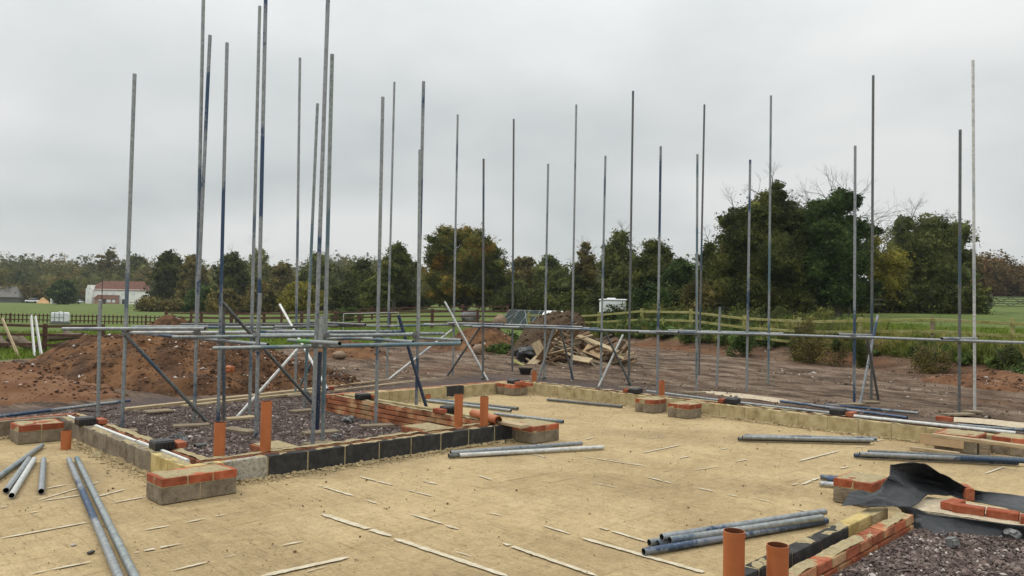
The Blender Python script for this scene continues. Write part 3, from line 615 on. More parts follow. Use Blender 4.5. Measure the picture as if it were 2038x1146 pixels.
mb = MB(); p0 = g(941, 822, .27); p1 = g(992, 837, .27); p0 = p1+(p0-p1)*1.0; mb.tube(p0, p1, .055, n=28, hollow=.0035, mi=0, mi_in=1); mb.tube(p1.lerp(p0, .02), p1.lerp(p0, .16), .062, n=28, mi=0, caps=True, hollow=.006, mi_in=1)
tag(mb.build('drain_pipe', [M['orange'], M['orangein']]), 'orange drain pipe lying on the wall behind the upright pair', 'pipe')

# ------------------------------------------------------------------ scaffold tubes
TUBE_CACHE = {}
def tube_mesh(L, m, r=.0268):
    mb = MB(); mb.tube((0, 0, 0), (0, 0, L), r, n=14, hollow=.004, mi=0, mi_in=1); return mb.mesh('scaffold_tube', [M[m], M['tubein']])
def tube_obj(name, p0, p1, m='galv', parent=None):
    d = p1-p0; o = bpy.data.objects.new(name, tube_mesh(d.length, m)); C.objects.link(o)
    T = Matrix.Translation(p0) @ d.to_track_quat('Z', 'Y').to_matrix().to_4x4()
    if parent: o.parent = parent; T = Matrix.Translation(-parent.matrix_basis.translation) @ T
    o.matrix_basis = T; return o
recess = empty('scaffold', g(500, 830, GZ), 'scaffold frame of upright tubes standing around the gravel recess on the left', 'scaffold')
perim = empty('scaffold', g(1486, 781, GZ), 'long scaffold frame of upright tubes running behind the floor to the right edge', 'scaffold')
S = {  # base px, base py, top px, top py, material, frame
 1: (243, 850, 268, 147, 'galv', recess), 2: (195, 828, 199, 598, 'galv', recess), 3: (387, 838, 405, -8, 'galv', recess), 4: (434, 838, 452, 85, 'galvb', recess), 5: (446, 835, 444, 612, 'galvd', recess),
 6: (496.5, 825, 517, 12, 'galv', recess), 7: (509.6, 868, 529, -10, 'galvb', recess), 8: (588, 782, 597, 115, 'galv', perim), 9: (606, 811, 632, 206, 'galvt', recess), 10: (622, 885, 653, -8, 'galvb', recess),
 11: (642, 879, 661, 108, 'galvt', recess), 12: (748, 842, 762, 193, 'galv', recess), 13: (770, 755, 785, 163, 'galv', perim), 14: (828, 833, 843, 162, 'galvb', recess), 15: (901, 751, 911, 228, 'galv', perim),
 16: (961, 757, 962.5, 316, 'galvd', perim), 17: (1019.5, 742, 1022.5, 237, 'galvd', perim), 18: (1083, 758, 1091, 326, 'galv', perim), 19: (1137, 757, 1147, 208, 'galv', perim), 20: (1195, 769, 1205, 310, 'galv', perim),
 21: (1251, 768, 1260, 181, 'galvd', perim), 22: (1308, 785, 1315, 291, 'galvb', perim), 23: (1386, 777, 1388, 307, 'galvt', perim), 24: (1391, 752, 1402, 208, 'galvd', perim), 25: (1426, 769, 1433, 610, 'galv', perim),
 26: (1486, 781, 1493, 318, 'galvb', perim), 27: (1529, 770, 1534.5, 190, 'galvt', perim), 28: (1700, 800, 1702, 290, 'galvb', perim), 29: (1734, 795, 1738, 150, 'galvd', perim), 30: (1909, 820, 1911, 258, 'galvd', perim), 31: (1940, 815, 1936.5, 120, 'galvw', perim)}
POLE = {}
for k, (bx, by, tx, ty, m, fr) in S.items():
    p0 = g(bx, by, GZ+.035); p1 = atD(tx, ty, dep(p0)); POLE[k] = (p0, p1); tube_obj('standard', p0, p1, m, fr)
def pp(k, row):                                     # point on pole k at an image row
    p0, p1 = POLE[k]; lo, hi = -.5, 1.5
    for _ in range(40):
        m_ = (lo+hi)/2
        if pix(p0.lerp(p1, m_))[1] > row: lo = m_
        else: hi = m_
    return p0.lerp(p1, lo)
def lap(k, x0, y0, x1, y1, m, fr, dd=-.05):         # lapped tube clamped beside standard k
    D = dep(pp(k, 600))+dd; tube_obj('standard', atD(x0, y0, D), atD(x1, y1, D), m, fr)
lap(3, 391, 660, 418, 70, 'galvb', recess); lap(14, 832, 690, 836, 298, 'galv', recess); lap(10, 637, 690, 641, 628, 'galv', recess, -.06); lap(7, 511, 700, 518, 583, 'galvb', recess, -.06)
lap(10, 631, 855, 637, 700, 'navy', recess, .1)
lap(5, 455, 700, 449, 700, 'galvd', recess) if False else None
mc = MB(); mc.tube((0, 0, -.028), (0, 0, .028), .033, n=12); mc.tube((-.045, -.03, 0), (-.045, .03, 0), .031, n=12); mc.box((.03, -.035, 0), (.03, .03, .045), 0, bev=.004); mc.box((-.045, 0, .035), (.045, .04, .02), 0, bev=.004); mc.tube((.045, -.065, 0), (.045, .01, 0), .008, n=6); mc.tube((.045, -.07, 0), (.045, -.055, 0), .014, n=6)
COUP = mc.mesh('coupler', [M['coupler']])
def coupler(P, fr, rz=None):
    o = bpy.data.objects.new('coupler', COUP); C.objects.link(o); o.parent = fr; o.location = P-fr.matrix_basis.translation; o.rotation_euler = (random.uniform(-.1, .1), random.uniform(-.1, .1), random.uniform(0, 6.28) if rz is None else rz)
def ledger(a, ya, b_, yb, x0, x1, m='galv', fr=perim, off=-.045, coup=True, dz=0.):
    A = pp(a, ya); B = pp(b_, yb); fo = FH*off; A = A+fo; B = B+fo; A.z += dz; B.z += dz
    def at_x(x):
        lo, hi = -6., 8.; s = pix(B)[0] > pix(A)[0]
        # stay in front of the camera
        for _ in range(50):
            m_ = (lo+hi)/2; P = A.lerp(B, m_)
            if dep(P) < .5: hi = m_; continue
            if (pix(P)[0] < x) == s: lo = m_
            else: hi = m_
        return A.lerp(B, lo)
    P0, P1 = at_x(x0), at_x(x1); tube_obj('ledger', P0, P1, m, fr)
    if coup: coupler(pp(a, ya)+FH*off*.5, fr); coupler(pp(b_, yb)+FH*off*.5, fr)
# perimeter ledgers
ledger(8, 649, 13, 648, 545, 845, 'galv'); ledger(13, 649, 15, 645, 760, 912, 'galv', dz=0); ledger(15, 647, 16, 649, 845, 1035, 'galv'); ledger(16, 650, 18, 652, 940, 1192, 'galv')
ledger(17, 648, 19, 652, 990, 1175, 'galv'); ledger(18, 652, 20, 657, 1045, 1215, 'galv'); ledger(20, 657, 22, 660, 1185, 1350, 'galv'); ledger(22, 662, 23, 664, 1270, 1396, 'galv'); ledger(19, 655, 21, 660, 1120, 1345, 'galv', off=.05, coup=False)
ledger(22, 660, 26, 664.5, 1296, 1500, 'galv', off=-.1); ledger(26, 664, 28, 671, 1385, 1735, 'galv'); ledger(28, 670, 30, 678, 1688, 1940, 'galv'); ledger(30, 678, 31, 680, 1895, 2000, 'galv') if False else None
ledger(28, 670.5, 30, 677.5, 1900, 2120, 'galv', off=-.1, coup=False)
ledger(24, 659, 27, 663, 1330, 1560, 'galv', off=.05)
P = pp(30, 673.5); Q = pp(31, 673.5); tube_obj('transom', Q+(Q-P)*.15, P+(P-Q)*1.1, 'galv', perim)
P = pp(28, 666); Q = pp(29, 667); tube_obj('transom', Q+(Q-P)*.1, P+(P-Q)*.9, 'galv', perim)
D = dep(pp(15, 645)); tube_obj('transom', atD(891, 642.5, D-.1), atD(1002, 645.5, D-.7), 'galv', perim)
D = dep(pp(19, 645)); tube_obj('transom', atD(1000, 646, D), atD(1160, 651, D-1.4), 'galv', perim)
coupler(pp(16, 650), perim); coupler(pp(25, 661), perim); coupler(pp(27, 663), perim); coupler(pp(29, 672), perim); coupler(pp(31, 679), perim)
# recess frame: long tubes and short transoms at one lift
def tube_px(n_, x0, y0, D0, x1, y1, D1, m, fr=recess): tube_obj(n_, atD(x0, y0, D0), atD(x1, y1, D1), m, fr)
d_ = {k: dep(pp(k, 660)) for k in S}
tube_px('ledger', 425, 693, d_[10]+.55, 918, 683.5, d_[10]-.15, 'galvt')
tube_px('ledger', 344, 671, d_[4]+.0, 630, 668, d_[4]-.6, 'galvt')
tube_px('transom', 262, 662, d_[4]+2.2, 533, 686, d_[4]-1.0, 'galvb')
tube_px('transom', 575, 677, d_[10]+.8, 676, 683.5, d_[10]-.9, 'lime')
tube_px('transom', 716, 673, d_[12]+.3, 822, 680.5, d_[12]-.9, 'galvt')
tube_px('transom', 826, 672, d_[14]+.5, 919, 677.5, d_[14]-1., 'galvt')
tube_px('ledger', 644, 668, d_[12]-.3, 822, 665.5, d_[12]-.5, 'galvt')
tube_px('ledger', 125, 654.5, d_[1]+.1, 408, 654, d_[1]-.25, 'galv')
tube_px('ledger', 262, 651, d_[1]+.3, 415, 650.5, d_[1]+.6, 'galv')
tube_px('ledger', 264, 662, d_[3]-.1, 500, 661.5, d_[6]-.05, 'galvw')
tube_px('ledger', 360, 645.5, d_[6]+3, 727, 645.5, d_[8]-.1, 'galvd')
tube_px('ledger', 405, 651, d_[6]+1.2, 545, 652, d_[6]+1.2, 'galv')
tube_px('transom', 545, 652, d_[9]+.8, 725, 646.5, d_[9]+1.4, 'galvd')
tube_px('ledger', 470, 660, d_[9]-.4, 800, 660, d_[12]+.6, 'galvb')
tube_px('ledger', 480, 666, d_[9]-.6, 885, 664, d_[14]+.1, 'galv')
tube_px('transom', 545, 656, d_[9]+.5, 625, 661, d_[9]-.2, 'galvd')
tube_px('transom', 618, 640.5, d_[9]+1.6, 727, 646.5, d_[9]+.9, 'galvd')
tube_px('ledger', 650, 674, d_[12]+.5, 760, 672, d_[12]+.1, 'galv')
for k, y in ((1, 656), (1, 664), (3, 662), (4, 668), (4, 680), (6, 660), (7, 668), (7, 690), (9, 662), (10, 688), (11, 668), (11, 687), (12, 668), (12, 684), (14, 665), (14, 672), (14, 682), (3, 813), (2, 655), (9, 783)): coupler(pp(k, y)+FH*-.03, recess)
# braces
def brace(x0, y0, k0, x1, y1, k1, m, fr, o=-.06): tube_obj('brace', atD(x0, y0, d_[k0]+o), atD(x1, y1, d_[k1]+o), m, fr)
brace(251, 668, 1, 411, 838, 3, 'galvd', recess); brace(441, 600, 4, 640, 822, 9, 'galvd', recess, .05); brace(472, 830, 6, 593, 694, 9, 'galvw', recess); brace(557, 606, 8, 652, 775, 9, 'galvw', recess, .1)
brace(793, 627, 14, 857, 838, 14, 'navy', recess, -.2); brace(766, 761, 13, 900, 656, 15, 'galvw', perim); brace(885, 600, 15, 971, 757, 16, 'galvw', perim); brace(956, 650, 16, 887, 753, 15, 'galvd', perim, .05)
brace(1102, 652, 18, 1071, 758, 18, 'galvb', perim); brace(1115, 654, 18, 1143, 764, 19, 'galvd', perim); brace(1240, 666, 21, 1190, 772, 20, 'galvw', perim); brace(1206, 665, 20, 1257, 769, 21, 'galvd', perim)
brace(628, 706, 8, 597, 768, 8, 'galvd', perim); brace(1747, 627, 29, 1711, 806, 28, 'galvb', perim, -.1); brace(1727, 678, 28, 1750, 804, 29, 'galvd', perim)
for k, y, fr in ((15, 648, perim), (16, 752, perim), (20, 768, perim), (21, 764, perim), (18, 752, perim)): coupler(pp(k, y), fr)

# ------------------------------------------------------------------ sole boards and planks
def board(x0, y0, x1, y1, label, wd=.2, th=.035, z=GZ+.012, m='woodold', name='sole_board', cat='board', group=None, zt=None):
    """plank from pixel to pixel lying at height z"""
    a = g(x0, y0, z+th); c = g(x1, y1, (z if zt is None else zt)+th); d = c-a; L = d.length; t = d.normalized(); s_ = Vector((-t.y, t.x, 0)).normalized(); u = t.cross(s_)
    Mx = Matrix(((t.x, s_.x, u.x, 0), (t.y, s_.y, u.y, 0), (t.z, s_.z, u.z, 0), (0, 0, 0, 1)))
    mb = MB(); mb.box((0, 0, 0), (L, wd, th), 0, bev=.004, jit=.003)
    o = link(name, mb.mesh(name, [M[m]])); cc = (a+c)/2; cc.z -= th/2; o.matrix_basis = Matrix.Translation(cc) @ Mx; return tag(o, label, cat, group)
G_ = 'timber sole boards under the scaffold'
for a in ((345, 846, 416, 842, 'sole board under the tube where the left diagonal brace ends'), (241, 856, 273, 854, 'small sole board under the leftmost tall tube'), (451, 832, 506, 827, 'pale sole board under the light brace left of the tall orange pipe', .2, .035, GZ+.012, 'wood'), (451, 850, 505, 857, 'sole board between the two upright orange pipes'),
          (580, 817, 622, 813, 'sole board below the dark brace in the middle of the recess'), (604, 860, 672, 855, 'sole board behind the pair of near tubes in the recess'), (610, 883, 660, 876, 'short sole board right behind the dark block wall'), (717, 846, 782, 843, 'sole board right of the recess centre, before the stub pier'), (572, 786, 612, 784, 'far sole board behind the recess near the cream planks'),
          (889, 755, 925, 752, 'sole board under the crossed braces left of the far corner'), (935, 759, 961, 757, 'small sole board just behind the far corner'), (1008, 748, 1032, 745, 'sole board left of the black tub'), (1108, 757, 1170, 757, 'pale flat board below the dark brace right of the far pipe'), (1197, 775, 1219, 774, 'sole board below the light brace before the timber pile'),
          (1231, 770, 1272, 770, 'sole board by the far vent on the long course'), (1364, 756, 1410, 758, 'far sole board on the mud beneath the twin tubes'), (1364, 780, 1400, 779, 'sole board under the nearer of the twin tubes'), (1508, 774, 1537, 774, 'sole board under the tube just right of the photo middle right'), (1671, 803, 1716, 802, 'sole board at the left of the crossed tubes'), (1716, 798, 1746, 798, 'sole board at the right of the crossed tubes'), (1881, 823, 1934, 822, 'dark sole board under the grey tube near the right edge'), (1922, 817, 1951, 817, 'sole board under the white tube')):
    board(*a, group=G_)
board(290, 818, 341, 814, 'loose wide board tilted on the gravel at the left', .28, .03, GZ+.03)
board(363, 806, 440, 799, 'short pale plank lying before the spoil heap', .12, .03, m='wood', name='plank', cat='plank')
board(246, 812, 640, 770, 'long cream plank lying across the far gravel below the spoil heap', .16, .05, m='wood', name='plank', cat='plank')
board(420, 800, 645, 776, 'second cream plank against the long one by the far gravel', .1, .04, m='wood', name='plank', cat='plank')
board(664, 776, 918, 744, 'long pale batten behind the mottled brick wall', .06, .05, m='wood', name='plank', cat='plank')
board(690, 773, 885, 752, 'weathered batten parallel to the long pale one', .09, .05, name='plank', cat='plank')
board(620, 772, 900, 739, 'thin far batten near the mud behind the recess', .05, .04, m='wood', name='plank', cat='plank')
board(985, 835, 1045, 846, 'pale plank over the end of the dark wall', .14, .04, z=.215, m='wood', name='plank', cat='plank')
board(1855, 862, 2070, 889, 'pale batten lying on top of the boards at the right', .09, .045, z=.27, m='wood', name='plank', cat='plank')
board(1812, 888, 1910, 900, 'short pale timber on the floor before the right pier', .07, .045, z=.0, m='wood', name='plank', cat='plank')
a_, b2 = g(1832, 884, .05), g(1918, 895, .05); mb = MB(); c = (a_+b2)/2; dd_ = b2-a_; mb.box((c.x, c.y, .13), (dd_.length, .02, .14), 0, rz=math.atan2(dd_.y, dd_.x), bev=.002)
tag(mb.build('board', [M['ply']]), 'plywood board on edge against the right pier', 'board')
mb = MB(); c = g(1960, 893, .08); mb.box((c.x, c.y, .1), (.1, .1, .2), 0, bev=.004); tag(mb.build('timber_block', [M['woodold']]), 'dark timber block between the two right piers', 'block')
c = g(1480, 791, GZ); mb = MB(); n_ = 16; A, B = np.meshgrid(np.linspace(-1, 1, n_), np.linspace(-1, 1, n_), indexing='ij'); rr_ = np.sqrt(A**2+B**2)
ii = np.arange(n_*n_).reshape(n_, n_)
def patch(px, py, lx, ly, rz, label, m='sandbed', h=.03, name='sand_patch'):
    c = g(px, py, GZ); Z = h*np.clip(1-rr_**2+fbm(A*3+px, B*3, 3, 2)*1.2, -1, 1)-.0; x = A*lx; y = B*ly
    V = np.stack([x.ravel(), y.ravel(), Z.ravel()], 1); o = link(name, npmesh(name, V, np.stack([ii[:-1, :-1].ravel(), ii[1:, :-1].ravel(), ii[1:, 1:].ravel(), ii[:-1, 1:].ravel()], 1), [M[m]], smooth=True)); o.location = (c.x, c.y, GZ+.012); o.rotation_euler[2] = rz
    return tag(o, label, name.replace('_', ' '))
patch(1488, 790, 1.5, .35, -.1, 'pale sandy patch outside the long course beyond the loose tubes'); patch(2010, 845, .9, .4, 0, 'pale sandy patch at the right edge outside the long course')

# ------------------------------------------------------------------ loose tubes
def loose(x0, y0, x1, y1, label, m='galv', z=.029, z1=None, group='loose scaffold tubes lying on the floor'):
    p0, p1 = g(x0, y0, z), g(x1, y1, z if z1 is None else z1); tag(tube_obj('scaffold_tube', p0, p1, m), label, 'tube', group)
loose(137, 914, 250, 1180, 'left of two long tubes running into the left foreground', 'galvb'); loose(153, 912, 284, 1180, 'right of two long tubes running into the left foreground', 'galvt')
loose(-90, 1012, 84, 886, 'tube cut by the left edge, longest of the left bunch', 'galvt'); loose(12, 976, 58, 913, 'open ended tube, left of the near pair at the left edge', 'galv'); loose(23, 986, 68, 914, 'open ended tube, right of the near pair at the left edge', 'galvw'); loose(82, 978, 87, 914, 'single short tube pointing at the viewer, left of the long pair', 'galvb')
loose(897, 901, 1158, 882, 'blue banded tube behind the pale one before the dark wall', 'galvb', .06); loose(914, 906, 1201, 890, 'pale near tube before the end of the dark wall', 'galvw'); loose(893, 907, 1100, 892, 'dark tube half hidden between two others before the dark wall', 'galvd')
loose(850, 797, 1017, 817, 'near tube of the pair on the far floor left of the upright pipes', 'galv'); loose(857, 795, 1031, 813, 'far tube of the pair on the far floor left of the upright pipes', 'galvd'); loose(985, 823, 1121, 839, 'single tube emerging behind the lying orange pipe', 'galv')
loose(1089, 795, 1238, 809, 'single tube alone on the far floor below the long course', 'galvd')
loose(1469, 873, 1731, 879, 'near tube of the bunch in the middle of the floor', 'galvd'); loose(1483, 868, 1744, 873, 'far tube of the bunch in the middle of the floor', 'galvb'); loose(1478, 870, 1738, 876, 'middle tube of the bunch in the middle of the floor', 'galv', .06)
loose(1700, 906, 2026, 921, 'near navy tube of the bunch above the black sheet', 'navyp'); loose(1728, 899, 2060, 915, 'far grey tube of the bunch above the black sheet', 'galvd'); loose(1711, 903, 2048, 918, 'top tube of the bunch above the black sheet', 'galvb', .06)
loose(1633, 949, 1800, 962, 'navy ended tube under the brick pier by the black sheet', 'galvb'); loose(1646, 953, 1810, 967, 'blue tube between two others under the pier by the black sheet', 'navyp'); loose(1631, 962, 1790, 976, 'pale short tube nearest the viewer under the pier by the black sheet', 'galvw')
loose(1317, 1069, 1642, 1018, 'banded white and navy tube at the back of the near bunch', 'galvb', .075); loose(1333, 1075, 1636, 1030, 'grey tube lying on top of the near bunch', 'galv', .065); loose(1281, 1098, 1645, 1036, 'mottled navy tube nearest the viewer in the near bunch', 'navyp'); loose(1292, 1080, 1600, 1032, 'tube with a grey end sticking out left of the near bunch', 'galv', .027); loose(1309, 1082, 1590, 1040, 'tube hidden low in the middle of the near bunch', 'galv', .027)
GO = 'loose tubes lying outside the walls'
loose(1287, 778, 1450, 799, 'grey tube outside the long course beside the upright orange pipe', 'galv', GZ+.03, group=GO); loose(1470, 801, 1655, 822, 'grey tube outside the middle of the long course', 'galv', GZ+.03, group=GO); loose(1700, 828, 2022, 862, 'long pale tube close along the right part of the long course', 'galvw', .24, group=GO)
loose(1553, 798, 1806, 831, 'navy ended tube on the mud behind the long course', 'navyp', GZ+.03, group=GO); loose(1643, 805, 1828, 822, 'banded tube, farthest on the mud below the crossed tubes', 'galvb', GZ+.03, group=GO); loose(1906, 846, 2080, 859, 'blue tube at the right edge outside the long course', 'galvb', GZ+.03, group=GO)
loose(-60, 836, 258, 797, 'long tube lying along the foot of the spoil heap at the left', 'galvb', GZ+.03, group=GO)
loose(388, 888, 410, 884, 'short tube offcut on the gravel by the front left vent', 'galvd', GZ+.03, group=GO)
def clampheap(px, py, n, label, z=GZ):
    c = g(px, py, z); mb = MB(); src = COUP
    vs = [v.co.copy() for v in src.vertices]; fs = [tuple(p.vertices) for p in src.polygons]
    for i in range(n):
        T = Matrix.Translation(c+Vector((random.uniform(-.1, .1), random.uniform(-.1, .1), .03+.02*i))) @ Matrix.Rotation(random.uniform(0, 6), 4, 'Z') @ Matrix.Rotation(random.uniform(-1.5, 1.5), 4, 'X')
        mb.add([T @ v for v in vs], fs, 0, False)
    return tag(mb.build('coupler_heap' if n > 1 else 'loose_coupler', [M['coupler']]), label, 'scaffold fittings')
clampheap(365, 886, 5, 'small heap of loose couplers behind the front left vent'); clampheap(692, 842, 4, 'dark couplers lying on the gravel in the recess middle'); clampheap(1884, 1086, 1, 'single loose coupler on the near gravel', .12); clampheap(2010, 1070, 1, 'loose coupler half in the near gravel by the black sheet', .12)
clampheap(685, 873, 1, 'single loose coupler right behind the dark wall')
# nail washer and litter on the floor
mb = MB(); c = g(146, 1085, .0); mb.tube((c.x, c.y, .001), (c.x, c.y, .008), .018, n=14); tag(mb.build('round_washer', [M['stonepale']]), 'small pale round washer on the floor left of the long tubes', 'washer')
mb = MB(); c = g(181, 1101, .0); mb.box((c.x, c.y, .008), (.03, .05, .014), 0, rz=.6, bev=.003); tag(mb.build('rubber_scrap', [M['blackp']]), 'small black scrap on the floor left of the long tubes', 'scrap')

# ------------------------------------------------------------------ black membrane with bricks at near right
sb = MB(); q = [g(1812, 1012, .205), g(2110, 1057, .205), g(2110, 1030, .205), g(1845, 987, .205)]; t = (q[1]-q[0]).normalized()
n_ = 40; V = []
for i in range(n_):
    for j in range(10):
        P = q[0].lerp(q[1], i/(n_-1)).lerp(q[3].lerp(q[2], i/(n_-1)), j/9); P.z += float(fbm(np.array([P.x*9]), np.array([P.y*9]), 3, 4)[0])*.02; V.append(P)
sb.add(V, [(i*10+j, (i+1)*10+j, (i+1)*10+j+1, i*10+j+1) for i in range(n_-1) for j in range(9)], 0, True)
for a_, b_ in ((0, 1), (1, 2), (2, 3), (3, 0)): sb.add([Vector((q[a_].x, q[a_].y, 0)), Vector((q[b_].x, q[b_].y, 0)), q[b_]-Vector((0, 0, .004)), q[a_]-Vector((0, 0, .004))], [(0, 1, 2, 3)])
tag(sb.build('mortar_bed', [M['sandbed']]), 'pale sandy wall top with bricks set out on it, wrapped by the black sheet', 'wall')
ang = math.atan2(t.y, t.x)
brick(1897, 1012, .202, 'red brick crossing the end of the row on the black sheet', ang+1.25); brick(1928, 1022, .202, 'first red brick of the row lying beside the black sheet', ang); brick(1996, 1032, .202, 'second red brick of the row lying beside the black sheet', ang-.02); brick(2065, 1046, .202, 'brick of the row cut by the right edge', ang)
brick(1924, 992, .205, 'pale pink brick standing on its side behind the others', ang+1.9, m='brick', up=True)
MM = mat('black damp proof sheet', [(.018, .02, .022), (.032, .034, .037), (.085, .085, .085)], 4, .42, .7, 14, ramp=[.3, .6, .8], spec=.3)
def sheet(name, rows, label, nu=60, nv=22, wr=.018):
    """rows = list of polylines (px,py,z), lofted"""
    pl = [[g(*q) for q in r] for r in rows]; K = len(pl[0])
    def cr(p, t):
        n_ = len(p)-1; x = min(max(t*n_, 0), n_-1e-6); i = int(x); f = x-i; P0 = p[max(0, i-1)]; P1 = p[i]; P2 = p[i+1]; P3 = p[min(n_, i+2)]
        return .5*((2*P1)+(P2-P0)*f+(2*P0-5*P1+4*P2-P3)*f*f+(3*P1-P0-3*P2+P3)*f**3)
    V = []; 
    for j in range(nv):
        for i in range(nu):
            V.append(cr([cr(r, i/(nu-1)) for r in pl], j/(nv-1)))
    A = np.array([tuple(v) for v in V]); u_ = np.tile(np.arange(nu), nv)/nu; v_ = np.repeat(np.arange(nv), nu)/nv
    A[:, 2] += fbm(u_*5, v_*2.5, 2, 91)*wr*1.4-np.abs(fbm(u_*5+v_*3, v_*2-u_*2, 1, 92))*wr*1.5-np.abs(fbm(u_*3-v_*4, v_*3+u_*3, 1, 95))*wr*1.3+wr*.5+fbm(u_*26, v_*12, 2, 98)*wr*.22
    ii = np.arange(nu*nv).reshape(nv, nu); me = npmesh(name, A, np.stack([ii[:-1, :-1].ravel(), ii[:-1, 1:].ravel(), ii[1:, 1:].ravel(), ii[1:, :-1].ravel()], 1), [MM], smooth=True)
    o = link(name, me); so_ = o.modifiers.new('thickness', 'SOLIDIFY'); so_.thickness = .003
    return tag(o, label, 'plastic sheet')
sheet('membrane', [
  [(1772, 925, .50), (1810, 923, .50), (1844, 923, .48), (1880, 938, .42), (1909, 958, .36), (1944, 973, .30), (2038, 988, .25), (2110, 1000, .25)],
  [(1771, 938, .45), (1800, 947, .38), (1835, 957, .29), (1875, 968, .26), (1905, 977, .26), (1944, 984, .25), (2038, 1002, .24), (2110, 1015, .235)],
  [(1769, 950, .43), (1795, 965, .36), (1830, 980, .28), (1865, 985, .235), (1900, 988, .228), (1944, 995, .225), (2038, 1016, .224), (2110, 1030, .224)]],
  'black sheet bunched up in a fold behind the near bricks', nu=60, nv=24, wr=.03)
sheet('membrane', [
  [(1694, 979, .33), (1720, 978, .34), (1744, 976, .34), (1757, 962, .38), (1769, 948, .43)],
  [(1686, 992, .29), (1720, 993, .30), (1755, 985, .32), (1780, 972, .345), (1800, 965, .36)],
  [(1674, 1005, .26), (1720, 1007, .26), (1770, 1008, .25), (1815, 1006, .24), (1845, 986, .25)]],
  'black sheet flap lying over the near orange pier', nu=40, nv=24, wr=.022)
sheet('membrane', [
  [(1780, 1008, .25), (1814, 1011, .24), (1860, 1020, .228), (1920, 1029, .226), (2038, 1046, .224), (2110, 1056, .224)],
  [(1790, 1014, .22), (1815, 1024, .19), (1855, 1036, .17), (1920, 1046, .165), (2038, 1062, .16), (2110, 1072, .16)],
  [(1799, 1020, .18), (1808, 1040, .12), (1840, 1060, .1), (1894, 1073, .095), (2038, 1081, .09), (2110, 1088, .09)]],
  'black sheet hanging over the wall face beside the purple gravel', nu=60, nv=18, wr=.02)
# ------------------------------------------------------------------ spoil heaps
def heap(name, c, D2, rx, ry, h, label, mats, cat='heap', seed=1, n=110, rz=0., rough=.22, power=1.15, pebbles=2600, peb=.05, bend=0.):
    """a rough mound with its own clods; c = centre on the ground"""
    a = np.linspace(-1.4, 1.4, n); A, B = np.meshgrid(a, a, indexing='ij'); r = np.sqrt(A**2+B**2)*(1+fbm(A*2+seed, B*2, 3, seed)*.55)
    Z = h*np.clip(1-r**power, -.12, 1)*(1+fbm(A*2.5, B*2.5+seed, 3, seed+3)*.7)+fbm(A*9, B*9, 4, seed+5)*rough*h*np.clip(1.15-r, 0, 1)+fbm(A*30, B*30, 4, seed+7)*rough*.7*h*np.clip(1.15-r, 0, 1)
    Z = np.where(r > 1.0, -(r-1)*h*1.1+fbm(A*20, B*20, 2, seed)*.04, Z); V = np.stack([(A*rx).ravel(), (B*ry).ravel(), Z.ravel()], 1)
    i_ = np.arange(n*n).reshape(n, n); Fq = np.stack([i_[:-1, :-1].ravel(), i_[1:, :-1].ravel(), i_[1:, 1:].ravel(), i_[:-1, 1:].ravel()], 1)
    zr = r.ravel()[Fq].min(1); Fq = Fq[zr < 1.42]
    e_ = empty(name, c, label, cat); e_.rotation_euler[2] = rz
    link('mound', npmesh('mound', V, Fq, mats[:1], smooth=True), e_)
    if pebbles:
        x = RNG.uniform(-1, 1, pebbles); y = RNG.uniform(-1, 1, pebbles); x = x*1.2; y = y*1.2; fi = ((x+1.4)/2.8*(n-1)).astype(int), ((y+1.4)/2.8*(n-1)).astype(int); z = Z[fi]; k = r[fi] < 1
        P = np.stack([x*rx, y*ry, z], 1)[k]; mi = (RNG.random(len(P)) > .94).astype(int)
        o = link('clods', stones('clods', P, peb, [mats[1], mats[2]], mi), e_); tag(o, kind='stuff')
    return e_
SOIL = mat('brown spoil', [(.03, .015, .008), (.085, .041, .019), (.15, .072, .03), (.21, .11, .05)], 1.6, 1., 1., 9, ramp=[.3, .45, .58, .72])
SOILR = mat('orange spoil', [(.07, .033, .016), (.14, .063, .028), (.2, .105, .055)], 1.6, 1., 1., 9)
def gp(px, D): # ground point below a pixel column at distance D
    P = atD(px, 650, D); P.z = ground_z(P); return P
P = gp(345, 18.2); heap('spoil_heap', P, 0, 4.5, 2.9, 1.15, 'large brown spoil heap with pale flints behind the left scaffold', [SOIL, M['soilclod'], M['stonepale']], 'soil heap', 3, 220, rz=math.radians(40), pebbles=26000, peb=.038, power=2.0, rough=.3)
heap('spoil_heap', gp(20, 15.9), 0, 2.9, 1.9, .5, 'low orange brown toe of spoil at the left edge', [SOILR, M['soilclod'], M['stonepale']], 'soil heap', 8, 90, rz=.7, pebbles=2500)
heap('spoil_heap', gp(335, 38), 0, 2.4, 2.4, 1.25, 'dark soil heap far behind, before the brown fences', [SOIL, M['soilclod'], M['stonepale']], 'soil heap', 12, 70, pebbles=1500, peb=.09)
heap('spoil_heap', gp(690, 27), 0, 2.2, 1.6, .55, 'low dark earth lump on the mud behind the recess', [SOIL, M['soilclod'], M['rock']], 'soil heap', 5, 70, pebbles=800)
heap('spoil_heap', gp(960, 31), 0, 2.4, 2.0, .95, 'earth heap with weeds left of the timber pile', [SOIL, M['soilclod'], M['stonepale']], 'soil heap', 15, 90, pebbles=1500)
heap('spoil_heap', gp(1990, 19.6), 0, 1.9, 1.3, .42, 'orange stony soil heap near the right edge', [SOILR, M['soilclod'], M['stonepale']], 'soil heap', 18, 90, pebbles=2200)
heap('turf_mound', gp(1110, 27.8), 0, 1.75, 1.5, 1.45, 'mound of stripped turf and dead grass behind the scrap timber', [M['turf'], M['turf'], M['soilclod']], 'turf mound', 22, 90, rz=.7, pebbles=3500, peb=.07, power=1.8, rough=.1)

